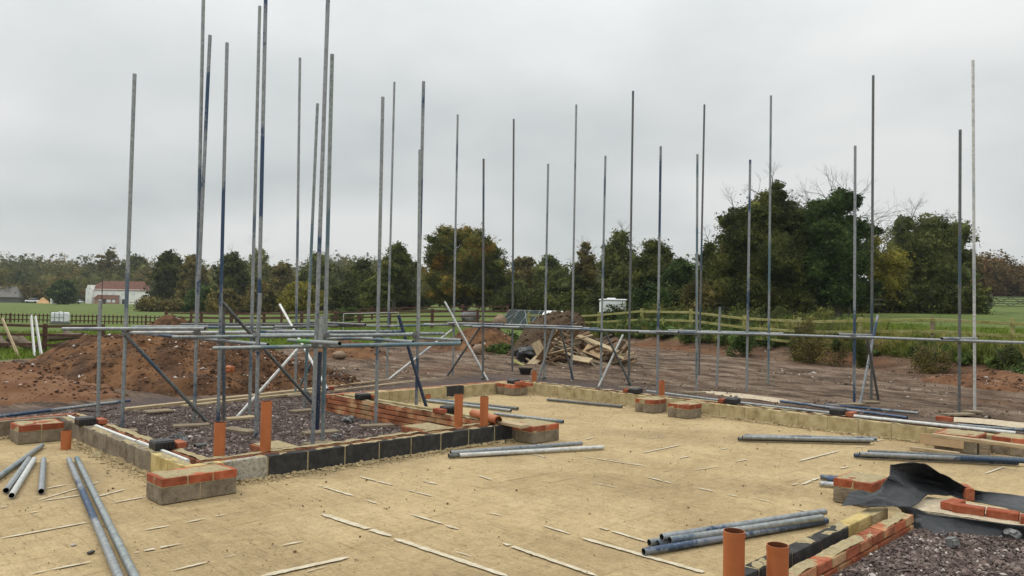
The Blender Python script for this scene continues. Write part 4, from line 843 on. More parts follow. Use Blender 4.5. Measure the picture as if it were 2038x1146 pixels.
# ------------------------------------------------------------------ scrap timber pile
PB = gp(1150, 25.2)
def plank3(c, L, wd, th, ax, roll, label, m='wood', group=None):
    T = ax.to_track_quat('X', 'Z').to_matrix().to_4x4() @ Matrix.Rotation(roll, 4, 'X'); mb = MB(); mb.box((0, 0, 0), (L, wd, th), 0, bev=.004, jit=.006); o = link('plank', mb.mesh('plank', [M[m]])); o.matrix_basis = Matrix.Translation(c) @ T
    return tag(o, label, 'plank', group)
def pk(x0, y0, D0, x1, y1, D1, wd, label, m='wood', roll=0., group=None, th=.04): 
    a = atD(x0, y0, D0); c = atD(x1, y1, D1); plank3((a+c)/2, (c-a).length, wd, th, (c-a), roll, label, m, group)
pk(1055, 728, 24.0, 1095, 690, 24.6, .26, 'wide pale board leaning at the left of the scrap pile', roll=.5); pk(1066, 680, 24.4, 1082, 715, 24.2, .3, 'upright pale board at the left of the scrap pile', roll=1.2)
pk(1150, 668, 25.0, 1230, 700, 24.0, .2, 'long pale board sloping down the right of the scrap pile', roll=.3); pk(1140, 712, 24, 1176, 718, 23.6, .25, 'pale board end jutting from the middle of the scrap pile', roll=.5)
pk(1022, 717, 24, 1042, 727, 23.6, .15, 'greenish board on the mud left of the scrap pile', 'fencegrn'); pk(1175, 680, 24.6, 1250, 718, 23.8, .12, 'batten sloping at the far right of the scrap pile', roll=.4); pk(1165, 692, 24.6, 1200, 706, 24.2, .34, 'tan plywood sheet in the scrap pile', 'ply', roll=.9)
for i in range(95):
    f = random.random(); x = 1058+178*f; h = (1-abs(f-.42)*1.45); y = 730-random.uniform(0, 1)*72*max(.12, h); Dp = 24.+random.uniform(-.1, 1.)+(728-y)/60
    a = random.choice([-.5, -.3, .35, .5, .65, 1.0, -1.1, .2]); L = random.uniform(28, 66); x1 = x+L*math.cos(a)/1.1; y1 = min(y+L*math.sin(a)*.7, 736)
    pk(x-L*.3, max(y-L*.3*math.sin(a), 655), Dp+.3, x1, y1, Dp-random.uniform(.1, .7), random.choice([.05, .08, .1, .1, .15, .2]), 'rough timber board tangled in the scrap pile', random.choice(['wood', 'woodold', 'woodbrown', 'woodbrown', 'woodbrown', 'woodold']), random.uniform(-1, 1.2), 'boards tangled in the scrap timber pile')
def blob(name, c, r, label, m, cat, seed=0, sub=3, amp=.25, sq=(1, 1, 1), parent=None):
    import bmesh
    bm = bmesh.new(); bmesh.ops.create_icosphere(bm, subdivisions=sub, radius=1)
    for v in bm.verts:
        n_ = fbm(np.array([v.co.x*1.7+seed]), np.array([v.co.y*1.7+v.co.z*2.3]), 3, seed)[0]; v.co *= 1+n_*amp*2; v.co = Vector((v.co.x*r*sq[0], v.co.y*r*sq[1], v.co.z*r*sq[2]))
    me = bpy.data.meshes.new(name); bm.to_mesh(me); bm.free(); me.materials.append(M[m] if isinstance(m, str) else m)
    for p in me.polygons: p.use_smooth = sub > 2
    o = link(name, me, parent, c); 
    if label: tag(o, label, cat)
    return o
blob('plastic_bundle', atD(1050, 705, 24.9)-Vector((0, 0, .0)), .34, 'bundle of black plastic at the left foot of the scrap pile', 'blackp', 'bundle', 3, 4, .6, (1.3, 1, .75))
blob('boulder', atD(995, 640, 29.), .26, 'tan boulder on the weedy earth heap', 'rock', 'boulder', 4); blob('boulder', atD(952, 690, 27)+Vector((0, 0, -.1)), .2, 'tan boulder at the foot of the weedy earth heap', 'rock', 'boulder', 6); blob('boulder', gp(935, 62)+Vector((0, 0, .3)), .8, 'grey boulder on the grass before the russet oak', 'rockgrey', 'boulder', 9, sq=(1, 1, .7))
blob('sandstone_lump', gp(677, 25)+Vector((0, 0, .15)), .2, 'pale orange stone lump on the mud behind the near tubes', 'rock', 'stone', 14, sq=(1.3, 1, .7))
# tub
c = gp(1047, 20.6); e_ = empty('rubber_tub', c, 'black rubber tub on the mud by the far orange pipe', 'tub'); mb = MB(); mb.tube(c, c+Vector((0, 0, .16)), .13, .18, n=20, mi=0, caps=False); mb.tube(c+Vector((0, 0, .02)), c+Vector((0, 0, .158)), .12, .17, n=20, caps=False); mb.tube(c+Vector((0, 0, .01)), c+Vector((0, 0, .03)), .12, .12, n=20); mb.build('tub_body', [M['blackp']], e_)
mb = MB(); mb.tube(c+Vector((0, 0, .15)), c+Vector((0, 0, .17)), .195, .195, n=20, caps=False); mb.tube(c+Vector((0, 0, .15)), c+Vector((0, 0, .17)), .18, .18, n=20, caps=False); mb.build('rim', [M['blackp']], e_)
mb = MB(); c = g(455, 763, .1); mb.box((c.x, c.y, .4), (.2, .14, .12), 0, rz=.5, bev=.02, jit=.02); tag(mb.build('drain_offcut', [M['orange']]), 'pink orange clay offcut on the spoil heap behind the dark tube', 'offcut')

# ------------------------------------------------------------------ fences
def fence(pts, label, m, rails, ph, pw=.1, rw=.1, th=.035, rail_from=None, picket=None, wire=False, sink=.2, posttop=None):
    """pts = post positions; rails = heights"""
    e_ = empty('fence', pts[0], label, 'fence')
    for i, p in enumerate(pts):
        mb = MB(); h = ph+random.uniform(-.03, .05); d = (pts[min(i+1, len(pts)-1)]-pts[max(i-1, 0)]); a = math.atan2(d.y, d.x)
        mb.box((p.x, p.y, p.z+h/2-sink/2), (pw, pw*1.1, h+sink), 0, rz=a, bev=.01, jit=.006); mb.build('post', [M[m] if posttop is None or i not in posttop else M[posttop[i]]], e_)
    for i in range(len(pts)-1):
        a, b_ = pts[i], pts[i+1]; t = (b_-a); ang_ = math.atan2(t.y, t.x); nrm = Vector((-t.y, t.x, 0)).normalized()
        for h in rails:
            mb = MB(); p = a+Vector((0, 0, h+random.uniform(-.02, .02))); q = b_+Vector((0, 0, h+random.uniform(-.02, .02))); ax = (q-p)
            T = ax.to_track_quat('X', 'Z').to_matrix().to_4x4(); mb.box((p+q)/2+nrm*(-(pw/2+th/2) if (nrm.dot(FH) > 0) else (pw/2+th/2)), (ax.length-.01, th, rw), 0, mtx=T, bev=.006, jit=.004); mb.build('rail', [M[m]], e_)
        if picket:
            mb = MB(); n_ = int(t.length/picket)
            for k in range(1, n_): q = a.lerp(b_, k/n_); mb.box((q.x, q.y, q.z+ph*.5), (.09, .03, ph*.92+random.uniform(-.03, .03)), 0, rz=ang_)
            mb.build('pickets', [M[m]], e_)
    return e_
# mossy post and rail fence behind the long wall: D from x
FR = [(1052, 42.), (1120, 41.), (1192, 39.), (1277, 35.6), (1375, 32.), (1482, 29.), (1590, 26.8), (1712, 24.8), (1856, 23.3), (2015, 21.6), (2200, 20)]
pts = [gp(x, D_+1.5) for x, D_ in FR]
fence(pts, 'mossy green post and rail fence along the muddy bank behind the long wall', 'fencegrn', (.26, .64, 1.02), 1.15, .12, .1, posttop={8: 'woodold'})
# old grey fence under the dark trees
pts = [gp(x, D_) for x, D_ in ((1290, 62), (1360, 60), (1440, 58), (1520, 57), (1600, 56), (1690, 57), (1780, 60), (1870, 66), (1930, 74))]
fence(pts, 'old grey post and rail fence under the big dark trees', 'fencegrey', (.7, 1.1), 1.2, .14, .12)
# far field fence and gate at right
pts = [gp(x, 83) for x in (1905, 1935, 1968)]; fence(pts, 'dark rail fence across the far field at the right', 'fencegrey', (.3, .65, 1.0), 1.15, .16, .1)
a = gp(1973, 83); b_ = gp(2050, 83); e_ = empty('field_gate', a, 'dark timber field gate with crossed braces in the far right field', 'gate'); mb = MB()
for h in (.15, .4, .65, .9, 1.1): mb.tube(a+Vector((0, 0, h)), b_+Vector((0, 0, h)), .045, n=6)
mb.build('gate_bars', [M['fencegrey']], e_); mb = MB()
for f0, f1 in ((0, .5), (.5, 1)):
    p, q = a.lerp(b_, f0), a.lerp(b_, f1); mb.tube(p+Vector((0, 0, .15)), q+Vector((0, 0, 1.1)), .04, n=6); mb.tube(p+Vector((0, 0, 1.1)), q+Vector((0, 0, .15)), .04, n=6)
mb.build('gate_brace', [M['fencegrey']], e_); mb = MB(); mb.box(a+Vector((0, 0, .6)), (.25, .25, 1.5), 0, bev=.02); mb.build('gate_post', [M['fencegrey']], e_)
# red brown fences in the left and centre
pts = [gp(x, D_) for x, D_ in ((-60, 62), (20, 62), (110, 62), (200, 62), (290, 62), (360, 62))]
fence(pts, 'brown picket fence before the green field at the left', 'fencered', (.25, .62), .8, .12, .08, picket=.33)
pts = [gp(x, D_) for x, D_ in ((330, 58), (400, 57), (460, 56), (525, 55), (600, 53), (668, 51), (715, 50), (775, 50), (860, 49), (950, 49), (1050, 50))]
fence(pts, 'brown rail fence crossing the grass in the middle distance', 'fencered', (.4, .75, 1.08), 1.2, .16, .1)
pts = [gp(x, D_) for x, D_ in ((380, 72), (470, 70), (560, 69), (650, 68), (740, 68), (830, 68), (920, 70), (1010, 72))]
fence(pts, 'second brown rail fence farther back on the grass', 'fencered', (.5, .95), 1.15, .16, .1)
pts = [gp(x, D_) for x, D_ in ((-110, 26.5), (-20, 26.8), (90, 27), (205, 27.3))]
fence(pts, 'low dark brown rail fence beside the logs at the left', 'fencered', (.28, .62, .95), 1.02, .12, .09)
# white boards leaning on the low fence
for (x0, y0, x1, y1, m, lb) in ((62, 629, 69, 711, 'woodgrey', 'left of two white boards leaning on the low brown fence'), (70, 631, 83, 710, 'woodgrey', 'right of two white boards leaning on the low brown fence'), (4, 634, 38, 712, 'wood', 'single pale board leaning on the low brown fence at the left edge')):
    pk(x0, y0, 26.4, x1, y1, 24.6, .13 if m != 'wood' else .1, lb, m, roll=math.pi/2*.0+1.4)
for i, (x0, y0, x1, y1, r) in enumerate(((20, 672, 75, 694, .16), (35, 668, 62, 690, .12), (95, 672, 165, 668, .15), (110, 690, 155, 678, .12), (0, 680, 45, 700, .14), (130, 662, 168, 676, .1), (100, 700, 150, 692, .15), (-20, 658, 8, 690, .2))):
    mb = MB(); mb.tube(atD(x0, y0, 28.3), atD(x1, y1, 27.8), r, r*.8, n=12); tag(mb.build('log', [M['log']]), 'rough cut log heaped behind the low brown fence', 'log', 'logs heaped behind the low brown fence')
# grey goal frame, tunnel frame, caravan, tank
c0, c1 = gp(683, 46), gp(792, 46); mb = MB(); hh = Vector((0, 0, 1.1)); mb.tube(c0, c0+hh, .02, n=8); mb.tube(c1, c1+hh, .02, n=8); mb.tube(c0+hh, c1+hh, .02, n=8)
e_ = empty('goal_frame', c0, 'thin white metal goal frame standing on the grass in the centre', 'frame'); mb.build('goal_bars', [M['galvw']], e_)
mb = MB()
for q in (c0, c1): mb.tube(q+hh, q+FH*1.+Vector((0, 0, .02)), .012, n=6)
mb.build('back_stay', [M['galv']], e_)
# poultry tunnel: frame with netting and a white sheet at one end
a = gp(992, 48); b_ = gp(1098, 46); e_ = empty('animal_run', a, 'low ridge framed animal run with dark netting and white sheet at one end', 'animal run')
t = (b_-a); T_ = t.normalized(); Nn = Vector((-T_.y, T_.x, 0)); Nn = Nn if Nn.dot(FH) > 0 else -Nn; Rd = a+Nn*1.2+Vector((0, 0, 1.75)); zt_ = Vector((0, 0, 1.75))
LN = t.length
def rp(f, s, z): return a+T_*(LN*f)+Nn*(1.3+s*1.3)+Vector((0, 0, z*.72+.25))
mb = MB()
for f in (0, .2, .4, .6, .8, 1.): 
    for s in (-1, 1): mb.tube(rp(f, s, .1), rp(f, 0, 1.35), .018, n=6)
mb.tube(rp(0, 0, 1.35), rp(1, 0, 1.35), .02, n=6); mb.tube(rp(0, -1, .1), rp(1, -1, .1), .02, n=6); mb.tube(rp(0, -1, .1), rp(.2, 0, 1.35), .018, n=6); mb.tube(rp(.3, 0, 1.35), rp(.55, -1, .1), .02, n=6)
for f in (0, .5, 1): mb.tube(rp(f, -1, .1), rp(f, -1, -.4), .03, n=6)
mb.build('frame', [M['galv']], e_)
mb = MB(); mb.add([rp(.02, -.96, .12), rp(.66, -.96, .12), rp(.66, -.02, 1.31), rp(.02, -.02, 1.31)], [(0, 1, 2, 3)]); mb.add([rp(.02, .96, .12), rp(.66, .96, .12), rp(.66, .02, 1.31), rp(.02, .02, 1.31)], [(0, 1, 2, 3)]); mb.build('netting', [M['net']], e_)
mb = MB(); q = [rp(.68, -1.02, .05), rp(1.02, -1.02, .05), rp(1.02, 0, 1.4), rp(.68, 0, 1.4), rp(.68, 1.02, .05), rp(1.02, 1.02, .05)]; mb.add(q, [(0, 1, 2, 3), (3, 2, 5, 4)]); o = mb.build('white_sheet', [M['tarp']], e_); o.modifiers.new('thickness', 'SOLIDIFY').thickness = .02
# caravan
c = gp(1222, 57); c.z = atD(1226, 590, 57).z-2.6; e_ = empty('caravan', c, 'white caravan half hidden by bushes behind the mossy fence', 'caravan')
def lbox(mb, e_, x, y, z, sx, sy, sz, mi=0, bev=.02): # local box in a frame facing the camera: x right, y away
    P = e_.matrix_basis.translation+R0*x+FH*y+Vector((0, 0, z)); mb.box(P, (sx, sy, sz), mi, rz=math.atan2(R0.y, R0.x), bev=bev)
mb = MB(); lbox(mb, e_, 0, 1, 1.35, 1.8, 2.0, 1.9, bev=.12); lbox(mb, e_, 0, 1, .5, 2.8, 1.9, .3); mb.build('body', [M['whitep']], e_)
mb = MB(); lbox(mb, e_, .0, 1, 2.36, 1.9, 2.1, .12, bev=.05); lbox(mb, e_, -.1, 1, 2.45, .6, .6, .12, bev=.04); mb.build('roof', [M['whitep']], e_)
for x in (-.4, .4): mb = MB(); lbox(mb, e_, x, -.02, 1.8, .6, .05, .6); f_ = mb.build('window', [M['whitep']], e_); mb = MB(); lbox(mb, e_, x, -.055, 1.8, .5, .03, .5, bev=.005); mb.build('pane', [M['glass']], f_)
mb = MB()
for x in (-.4, .4): P = e_.location+R0*x+Vector((0, 0, .3)); mb.tube(P-FH*.02, P+FH*.2, .3, n=16)
mb.build('wheel', [M['rubber']], e_)
# white liquid tank in cage by the picket fence
c = gp(112, 60); e_ = empty('liquid_tank', c, 'white plastic tank in a cage behind the brown picket fence', 'tank'); mb = MB(); lbox(mb, e_, 0, .5, .55, 1.05, .9, .78, bev=.08); mb.tube(e_.location+FH*.5+Vector((0, 0, .9)), e_.location+FH*.5+Vector((0, 0, 1.0)), .12, n=12); mb.build('tank_body', [M['whitep']], e_)
mb = MB(); lbox(mb, e_, 0, .5, .08, 1.1, 1., .14)
for x in (-.54, -.18, .18, .54): lbox(mb, e_, x, .03, .55, .03, .03, .85, bev=.002)
for z in (.2, .55, .95): lbox(mb, e_, 0, .015, z, 1.1, .02, .03, bev=.002)
mb.build('cage', [M['coupler']], e_)

# ------------------------------------------------------------------ house, barn, car, skip
c = gp(222, 258); s_ = 258/FPX; e_ = empty('farmhouse', c, 'white rendered farmhouse with red tiled hipped roof at the left before the woods', 'house')
def hx(x): return (x-222)*s_
mb = MB(); lbox(mb, e_, hx(230), 4.5, 2.4, (286-172)*s_, 8, 5.2, bev=.02); lbox(mb, e_, hx(177), .2, 2.5, 2.1, 2., 5.2, bev=.02); mb.build('wall', [M['wallwhite']], e_)
def prism(mb, e_, pts, fs): mb.add([e_.location+R0*p[0]+FH*p[1]+Vector((0, 0, p[2])) for p in pts], fs)
mb = MB(); W0, W1, z0, z1 = hx(168), hx(290), 4.6, 7.9; r0_, r1_ = hx(188), hx(270)
prism(mb, e_, [(W0, .2, z0), (W1, .2, z0), (W1, 9, z0), (W0, 9, z0), (r0_, 4.5, z1), (r1_, 4.5, z1)], [(0, 1, 5, 4), (1, 2, 5), (2, 3, 4, 5), (3, 0, 4), (0, 3, 2, 1)])
prism(mb, e_, [(W0-2.2, 1.5, 3.6), (W0+1, 1.5, 5.2), (W0+1, 8, 5.2), (W0-2.2, 8, 3.6), (W0-2.2, 1.5, 3.4), (W0+1, 1.5, 3.4), (W0+1, 8, 3.4), (W0-2.2, 8, 3.4)], [(0, 1, 2, 3), (0, 4, 5, 1), (3, 2, 6, 7), (0, 3, 7, 4)])
rf = mb.build('roof', [M['rooftile']], e_)
mb = MB(); prism(mb, e_, [(hx(173), -.9, 5.1), (hx(182), -.9, 5.1), (hx(180.5), -.9, 6.3), (hx(174.5), -.9, 6.3), (hx(173), 3, 5.1), (hx(182), 3, 5.1), (hx(180.5), 3, 6.3), (hx(174.5), 3, 6.3)], [(0, 1, 2, 3), (3, 2, 6, 7), (1, 5, 6, 2), (0, 3, 7, 4)]); mb.build('gable', [M['wallwhite']], e_)
for x in (205, 228): mb = MB(); lbox(mb, e_, hx(x), 4.5, 8.1, .9, .7, 1.2, bev=.02); mb.build('chimney', [M['pinkbrick']], rf)
mb = MB(); prism(mb, e_, [(hx(189), -1.9, 1.75), (hx(236), -1.9, 1.75), (hx(235), .45, 3.0), (hx(191), .45, 3.0), (hx(189), -1.9, 1.6), (hx(236), -1.9, 1.6)], [(0, 1, 2, 3), (0, 4, 5, 1)]); mb.build('porch_roof', [M['rooftile']], e_)
mb = MB(); lbox(mb, e_, hx(213), -.7, .85, 44*s_, 1.9, 1.8); mb.build('porch_wall', [M['pinkbrick']], e_)
for x, z, y, sx, sz in ((222, 3.85, .38, .9, 1.0), (241, 3.85, .38, .9, 1.0), (207, 3.85, .38, .8, 1.0), (262, 3.85, .38, .9, 1.0), (176.5, 3.6, -.85, .4, 1.0), (176.5, 1.2, -.85, .5, .9), (203, 1.0, -1.75, .8, .8), (220, 1.0, -1.75, 1.2, .8), (230, 1.0, -1.75, .8, .8)):
    mb = MB(); lbox(mb, e_, hx(x), y, z, sx+.16, .08, sz+.16, bev=0); f_ = mb.build('window', [M['whitep']], e_); mb = MB(); lbox(mb, e_, hx(x), y-.05, z, sx, .04, sz, bev=0); mb.build('pane', [M['glass']], f_)
for x, y in ((243, .42), (211, -1.72)): mb = MB(); lbox(mb, e_, hx(x), y, .85, .9, .12, 1.6, bev=0); mb.build('door', [M['glass']], e_)
# barn at left edge
c = gp(5, 240); e_ = empty('barn', c, 'low barn with weathered grey roof at the left edge of the field', 'barn'); mb = MB(); lbox(mb, e_, 0, 4, 1.1, 9.5, 7, 2.4); mb.build('wall', [M['thatch']], e_)
mb = MB(); prism(mb, e_, [(-5.5, -.3, 1.7), (5.0, -.3, 1.7), (5.0, 8, 1.7), (-5.5, 8, 1.7), (-4.5, 4, 5.2), (1.6, 4, 5.2)], [(0, 1, 5, 4), (1, 2, 5), (2, 3, 4, 5), (3, 0, 4), (0, 3, 2, 1)]); mb.build('roof', [M['thatch']], e_)
def carobj(px, D_, label, m, rz=0.):
    c = gp(px, D_); e_ = empty('car', c, label, 'car'); mb = MB(); lbox(mb, e_, 0, .9, .62, 4.2, 1.7, .6, bev=.15); mb.build('body', [M[m]], e_)
    mb = MB(); prism(mb, e_, [(-1.4, .15, .9), (1.5, .15, .9), (1.0, .3, 1.45), (-.8, .3, 1.45), (-1.4, 1.65, .9), (1.5, 1.65, .9), (1.0, 1.5, 1.45), (-.8, 1.5, 1.45)], [(0, 1, 2, 3), (3, 2, 6, 7), (1, 5, 6, 2), (0, 3, 7, 4), (5, 4, 7, 6)]); mb.build('cabin_glass', [M['glass']], e_)
    mb = MB(); lbox(mb, e_, .1, .9, 1.47, 1.85, 1.25, .06, bev=.02); mb.build('roof_panel', [M[m]], e_)
    for x in (-1.3, 1.3): mb = MB(); P = e_.location+R0*x+Vector((0, 0, .32)); mb.tube(P, P+FH*.22, .32, n=14); mb.build('wheel', [M['rubber']], e_)
carobj(146, 235, 'silver car parked left of the farmhouse', 'carpaint'); carobj(60, 238, 'white car parked beside the grey barn', 'whitep')
c = gp(108, 236); e_ = empty('open_shed', c, 'small pale open fronted shed by the round tree', 'shed'); mb = MB(); lbox(mb, e_, -1.3, 1, .8, .4, 2, 1.9); lbox(mb, e_, 1.5, 1, .8, .8, 2, 1.9); lbox(mb, e_, 0, 1.9, .8, 3, .3, 1.9); mb.build('wall', [M['wallwhite']], e_); mb = MB(); lbox(mb, e_, 0, 1, 1.85, 3.6, 2.3, .25); mb.build('roof', [M['wood']], e_)
heap('sand_heap', gp(84, 240), 0, 3, 2, 1.7, 'orange sand heap by the parked cars in the far left', [mat('orange sand', [(.4, .24, .1), (.5, .32, .15)], 1, 1.), M['sandbed'], M['stonepale']], 'sand heap', 4, 30, pebbles=0)
# telegraph pole
c = gp(201, 150); mb = MB(); mb.tube(c, c+Vector((0, 0, 6.0)), .1, .08, n=8); mb.box(c+Vector((0, 0, 5.6)), (.8, .1, .1), 0, rz=math.atan2(R0.y, R0.x)); tag(mb.build('utility_pole', [M['bark']], origin=c), 'thin wooden utility pole before the white farmhouse', 'pole')

# ------------------------------------------------------------------ vegetation
def leaves(blobs, n, leaf, clump=.6, nper=26, shell=.75, seed=0, up=.3):
    """leaf quads gathered in clumps through a set of ellipsoids (x,y,z,rx,ry,rz)"""
    rg = np.random.default_rng(seed); B = np.array(blobs, float)
    if shell < .79:                               # boughs: smaller leaf masses over each big one
        B0 = B; sub = []
        for b in B0:
            k = 9 if b[3] > 1.2*clump else 3; dd = rg.normal(size=(k, 3)); dd /= np.linalg.norm(dd, axis=1)[:, None]; q = rg.uniform(.28, .46, k)
            for i in range(k): c_ = b[:3]+dd[i]*b[3:]*.78; sub.append((*c_, b[3]*q[i], b[4]*q[i], b[5]*q[i]*.72))
        B = np.concatenate([B0*np.array([1, 1, 1, .82, .82, .82]), np.array(sub)])
    vol = (B[:, 3]*B[:, 4]*B[:, 5])**.7; nc = max(6, n//nper)
    w_ = rg.choice(len(B), nc, p=vol/vol.sum()); d = rg.normal(size=(nc, 3)); d /= np.linalg.norm(d, axis=1)[:, None]
    rad = np.where(rg.random(nc) < shell, rg.uniform(.66, 1.06, nc)*(1+.22*(vnoise(d[:, 0]*3+w_*7., d[:, 2]*3+d[:, 1]*2, seed)-.5)), rg.uniform(.3, .85, nc)); cc = B[w_, :3]+d*B[w_, 3:]*rad[:, None]
    cs = clump*np.exp(rg.normal(0, .4, nc))
    q = rg.normal(size=(nc, nper, 3)); q /= np.linalg.norm(q, axis=2)[..., None]; q *= (rg.random((nc, nper))**.6)[..., None]*1.15; q[..., 2] *= .75
    P = (cc[:, None]+q*cs[:, None, None]).reshape(-1, 3); m = len(P)
    a = rg.normal(size=(m, 3)); a[:, 2] *= .55; a /= np.linalg.norm(a, axis=1)[:, None]; b_ = np.cross(a, rg.normal(size=(m, 3))); b_ /= np.linalg.norm(b_, axis=1)[:, None]
    s = (leaf*np.exp(rg.normal(0, .3, m)))[:, None]*.5; V = np.stack([P-a*s, P+b_*s*.65, P+a*s, P-b_*s*.65], 1).reshape(-1, 3)
    F_ = np.arange(m*4).reshape(m, 4)
    if shell < .87:                               # solid core added inside each leaf mass to block light through it
        ic = ICO[0]; k = len(ic); cv = []; cf = []
        for bi, b in enumerate(B0 if shell < .79 else B):
            r_ = .62*(1+(vnoise(ic[:, 0]*2+bi*3.1, ic[:, 2]*2+ic[:, 1]*2+bi, seed+3)-.5)*.5); cv.append(b[:3]+ic*b[3:]*r_[:, None])
            cf.append(ICO[1]+len(V)+bi*k)
        V = np.concatenate([V]+cv); F_ = np.concatenate([F_]+cf)
    return V, F_
def _quadsphere(n=9):
    vs = []; fs = []
    for i in range(n):
        for j in range(2*n): t = math.pi*(i+.5)/n; p = math.pi*j/n; vs.append((math.sin(t)*math.cos(p), math.sin(t)*math.sin(p), math.cos(t)))
    for i in range(n-1):
        for j in range(2*n): fs.append((i*2*n+j, (i+1)*2*n+j, (i+1)*2*n+(j+1) % (2*n), i*2*n+(j+1) % (2*n)))
    return np.array(vs), np.array(fs)
ICO = _quadsphere()
def branches(mb, p, d, L, r, depth, spread=.6, n=5, seg=3, grav=.0, kids=3):
    q = p
    for i in range(seg):
        d2 = (d+Vector((random.gauss(0, .16), random.gauss(0, .16), random.gauss(0, .1)+grav))).normalized(); q2 = q+d2*L/seg; rr = r*(1-.5*(i+1)/seg); mb.tube(q, q2, r*(1-.5*i/seg), rr, n=n, caps=False); q = q2; d = d2
        if depth > 0 and i >= 1 or (depth > 0 and seg == 1):
            for k in range(kids if i == seg-1 else 1):
                nd = (d+Vector((random.gauss(0, spread), random.gauss(0, spread), random.gauss(0, spread*.6)))).normalized(); branches(mb, q, nd, L*random.uniform(.5, .75), rr*.75, depth-1, spread, max(3, n-1), seg, grav, kids)
def crownblobs(h, w, base, k, seed, top=1.):
    rg = random.Random(seed); out = []
    for i in range(k*2):
        a = rg.uniform(0, 6.28); f = (i+rg.random())/(k*2); z = base+(h-base)*(.1+.78*f); prof = max(.25, 1-abs(f-.38)**2.2*2.4); r = rg.uniform(.25, .68)*w/2*prof; s = rg.uniform(.13, .21)*w*(.6+.4*prof)
        out.append((math.cos(a)*r, math.sin(a)*r, z, s, s, s*.8))
    out.append((0, 0, base+(h-base)*.42, w*.33, w*.33, (h-base)*.42)); return out
def tree(name, px, D_, label, h, w, lf, n=9000, leaf=.3, blobs=None, base=.12, clump=.55, seed=1, group=None, bare=0, shell=.75, cat='tree', trunk_r=.3, z=None, extra=None):
    c = gp(px, D_); e_ = empty(name, c, label, cat, group); random.seed(seed)
    B = blobs or crownblobs(h, w, h*base, 13, seed)
    mb = MB(); V0 = c; mb.tube(V0-Vector((0, 0, .3)), V0+Vector((0, 0, h*.45)), trunk_r, trunk_r*.55, n=9)
    for i in range(6):
        b_ = random.choice(B); tgt = c+Vector(b_[:3])*.92; st = V0+Vector((0, 0, h*random.uniform(.15, .42))); mid = st.lerp(tgt, .5)+Vector((0, 0, .3)); mb.tube(st, mid, trunk_r*.42, trunk_r*.25, n=6, caps=False); mb.tube(mid, tgt, trunk_r*.25, trunk_r*.1, n=6, caps=False)
    for i in range(bare):
        b_ = random.choice(B); st = c+Vector((b_[0]*.7, b_[1]*.7, b_[2])); branches(mb, st, Vector((b_[0]/w+random.gauss(0, .25), b_[1]/w+random.gauss(0, .25), 1)).normalized(), h*.14, trunk_r*.14, 3, .5, 4, 3)
    mb.build('trunk', [M['bark'] if not bare else M['twig']], e_)
    V, Fq = leaves(B, int(n*2.3), leaf*.85, clump*.7, 18, shell, seed); 
    V2, F2 = leaves([(b[0], b[1], b[2]+b[5]*.12, b[3]*1.16, b[4]*1.16, b[5]*1.16) for b in B], max(300, n//9), leaf*.8, clump*.9, 7, .93, seed+500)
    V, Fq = np.concatenate([V, V2]), np.concatenate([Fq, F2+len(V)]); link('crown', npmesh('crown', V, Fq, [LF[lf]]), e_); return e_
def H_(D_, y0, y1): return (y1-y0)*D_/FPX
# big individual trees.  local blob axes follow R0/FH, so rotate with rb()
def rb(lst):
    out = []
    for (x, y, z, rx, ry, rz) in lst: v = R0*x+FH*y; out.append((v.x, v.y, z, (rx+ry)/2, (rx+ry)/2, rz))
    return out
# russet oak
D_ = 92; s_ = D_/FPX
def bl(px, py, r, y=0, sz=.85, px0=0, D=92, zb=0): return ((px-px0)*D/FPX, y, (615-py)*D/FPX-zb, r*D/FPX, r*D/FPX, r*D/FPX*sz)
zb = ground_z(gp(925, 92))-1.74
OB = [bl(x, y, r, yy, .85, 925, 92, zb) for x, y, r, yy in ((890, 598, 22, 0), (960, 600, 22, 0), (925, 600, 20, 1), (925, 525, 62, 0), (880, 495, 34, -1), (900, 475, 26, 0), (868, 520, 30, 1), (940, 485, 34, -1), (965, 500, 34, 0), (985, 530, 30, -1), (995, 560, 24, 0), (872, 560, 34, -1), (900, 572, 36, -2), (950, 570, 38, -2), (985, 585, 26, 0), (862, 590, 20, 0), (925, 470, 22, 0), (855, 480, 14, 0), (878, 462, 14, 0))]
tree('oak_tree', 925, 92, 'large rounded oak turning russet on its right side, left of the photo centre', 9.5, 11, 'oak', 34000, .2, rb(OB), clump=.42, seed=5, trunk_r=.35)
def tr(name, px, ybase, ytop, wpx, D_, lf, label, n=9000, seed=1, leaf=None, group=None, bare=0, shell=.75, clump=None, base=.08):
    P = gp(px, D_); yb = pix(P)[1]; h = (yb-ytop)*D_/FPX; w = wpx*D_/FPX
    return tree(name, px, D_, label, h, w, lf, n, leaf or max(.16, D_*.0026), None, base, clump or w*.055+.12, seed, group, bare, shell)
tr('broadleaf_tree', 783, 0, 474, 100, 95, 'mid', 'loose topped green tree just left of the russet oak', 14000, 11, bare=2)
tr('broadleaf_tree', 715, 0, 512, 90, 120, 'dark', 'dark low tree left of the loose topped tree', 9000, 12)
tr('broadleaf_tree', 745, 0, 545, 80, 85, 'mid', 'low yellow green shrubby tree at the foot of the loose topped tree', 8000, 13)
tr('broadleaf_tree', 625, 0, 496, 92, 150, 'mid', 'dome shaped green tree behind the cluster of near tubes', 10000, 14, base=.2)
tr('broadleaf_tree', 600, 0, 563, 120, 105, 'yellow', 'low yellowing shrubs behind the cluster of near tubes', 9000, 15)
tr('broadleaf_tree', 682, 0, 560, 70, 100, 'dark', 'dark bush tree between the yellowing shrubs and the low tree', 7000, 16)
tr('pale_tree', 512, 0, 487, 66, 165, 'pale', 'thin pale yellow tree showing above the dark woods', 3500, 17, bare=5, shell=.9, base=.35)
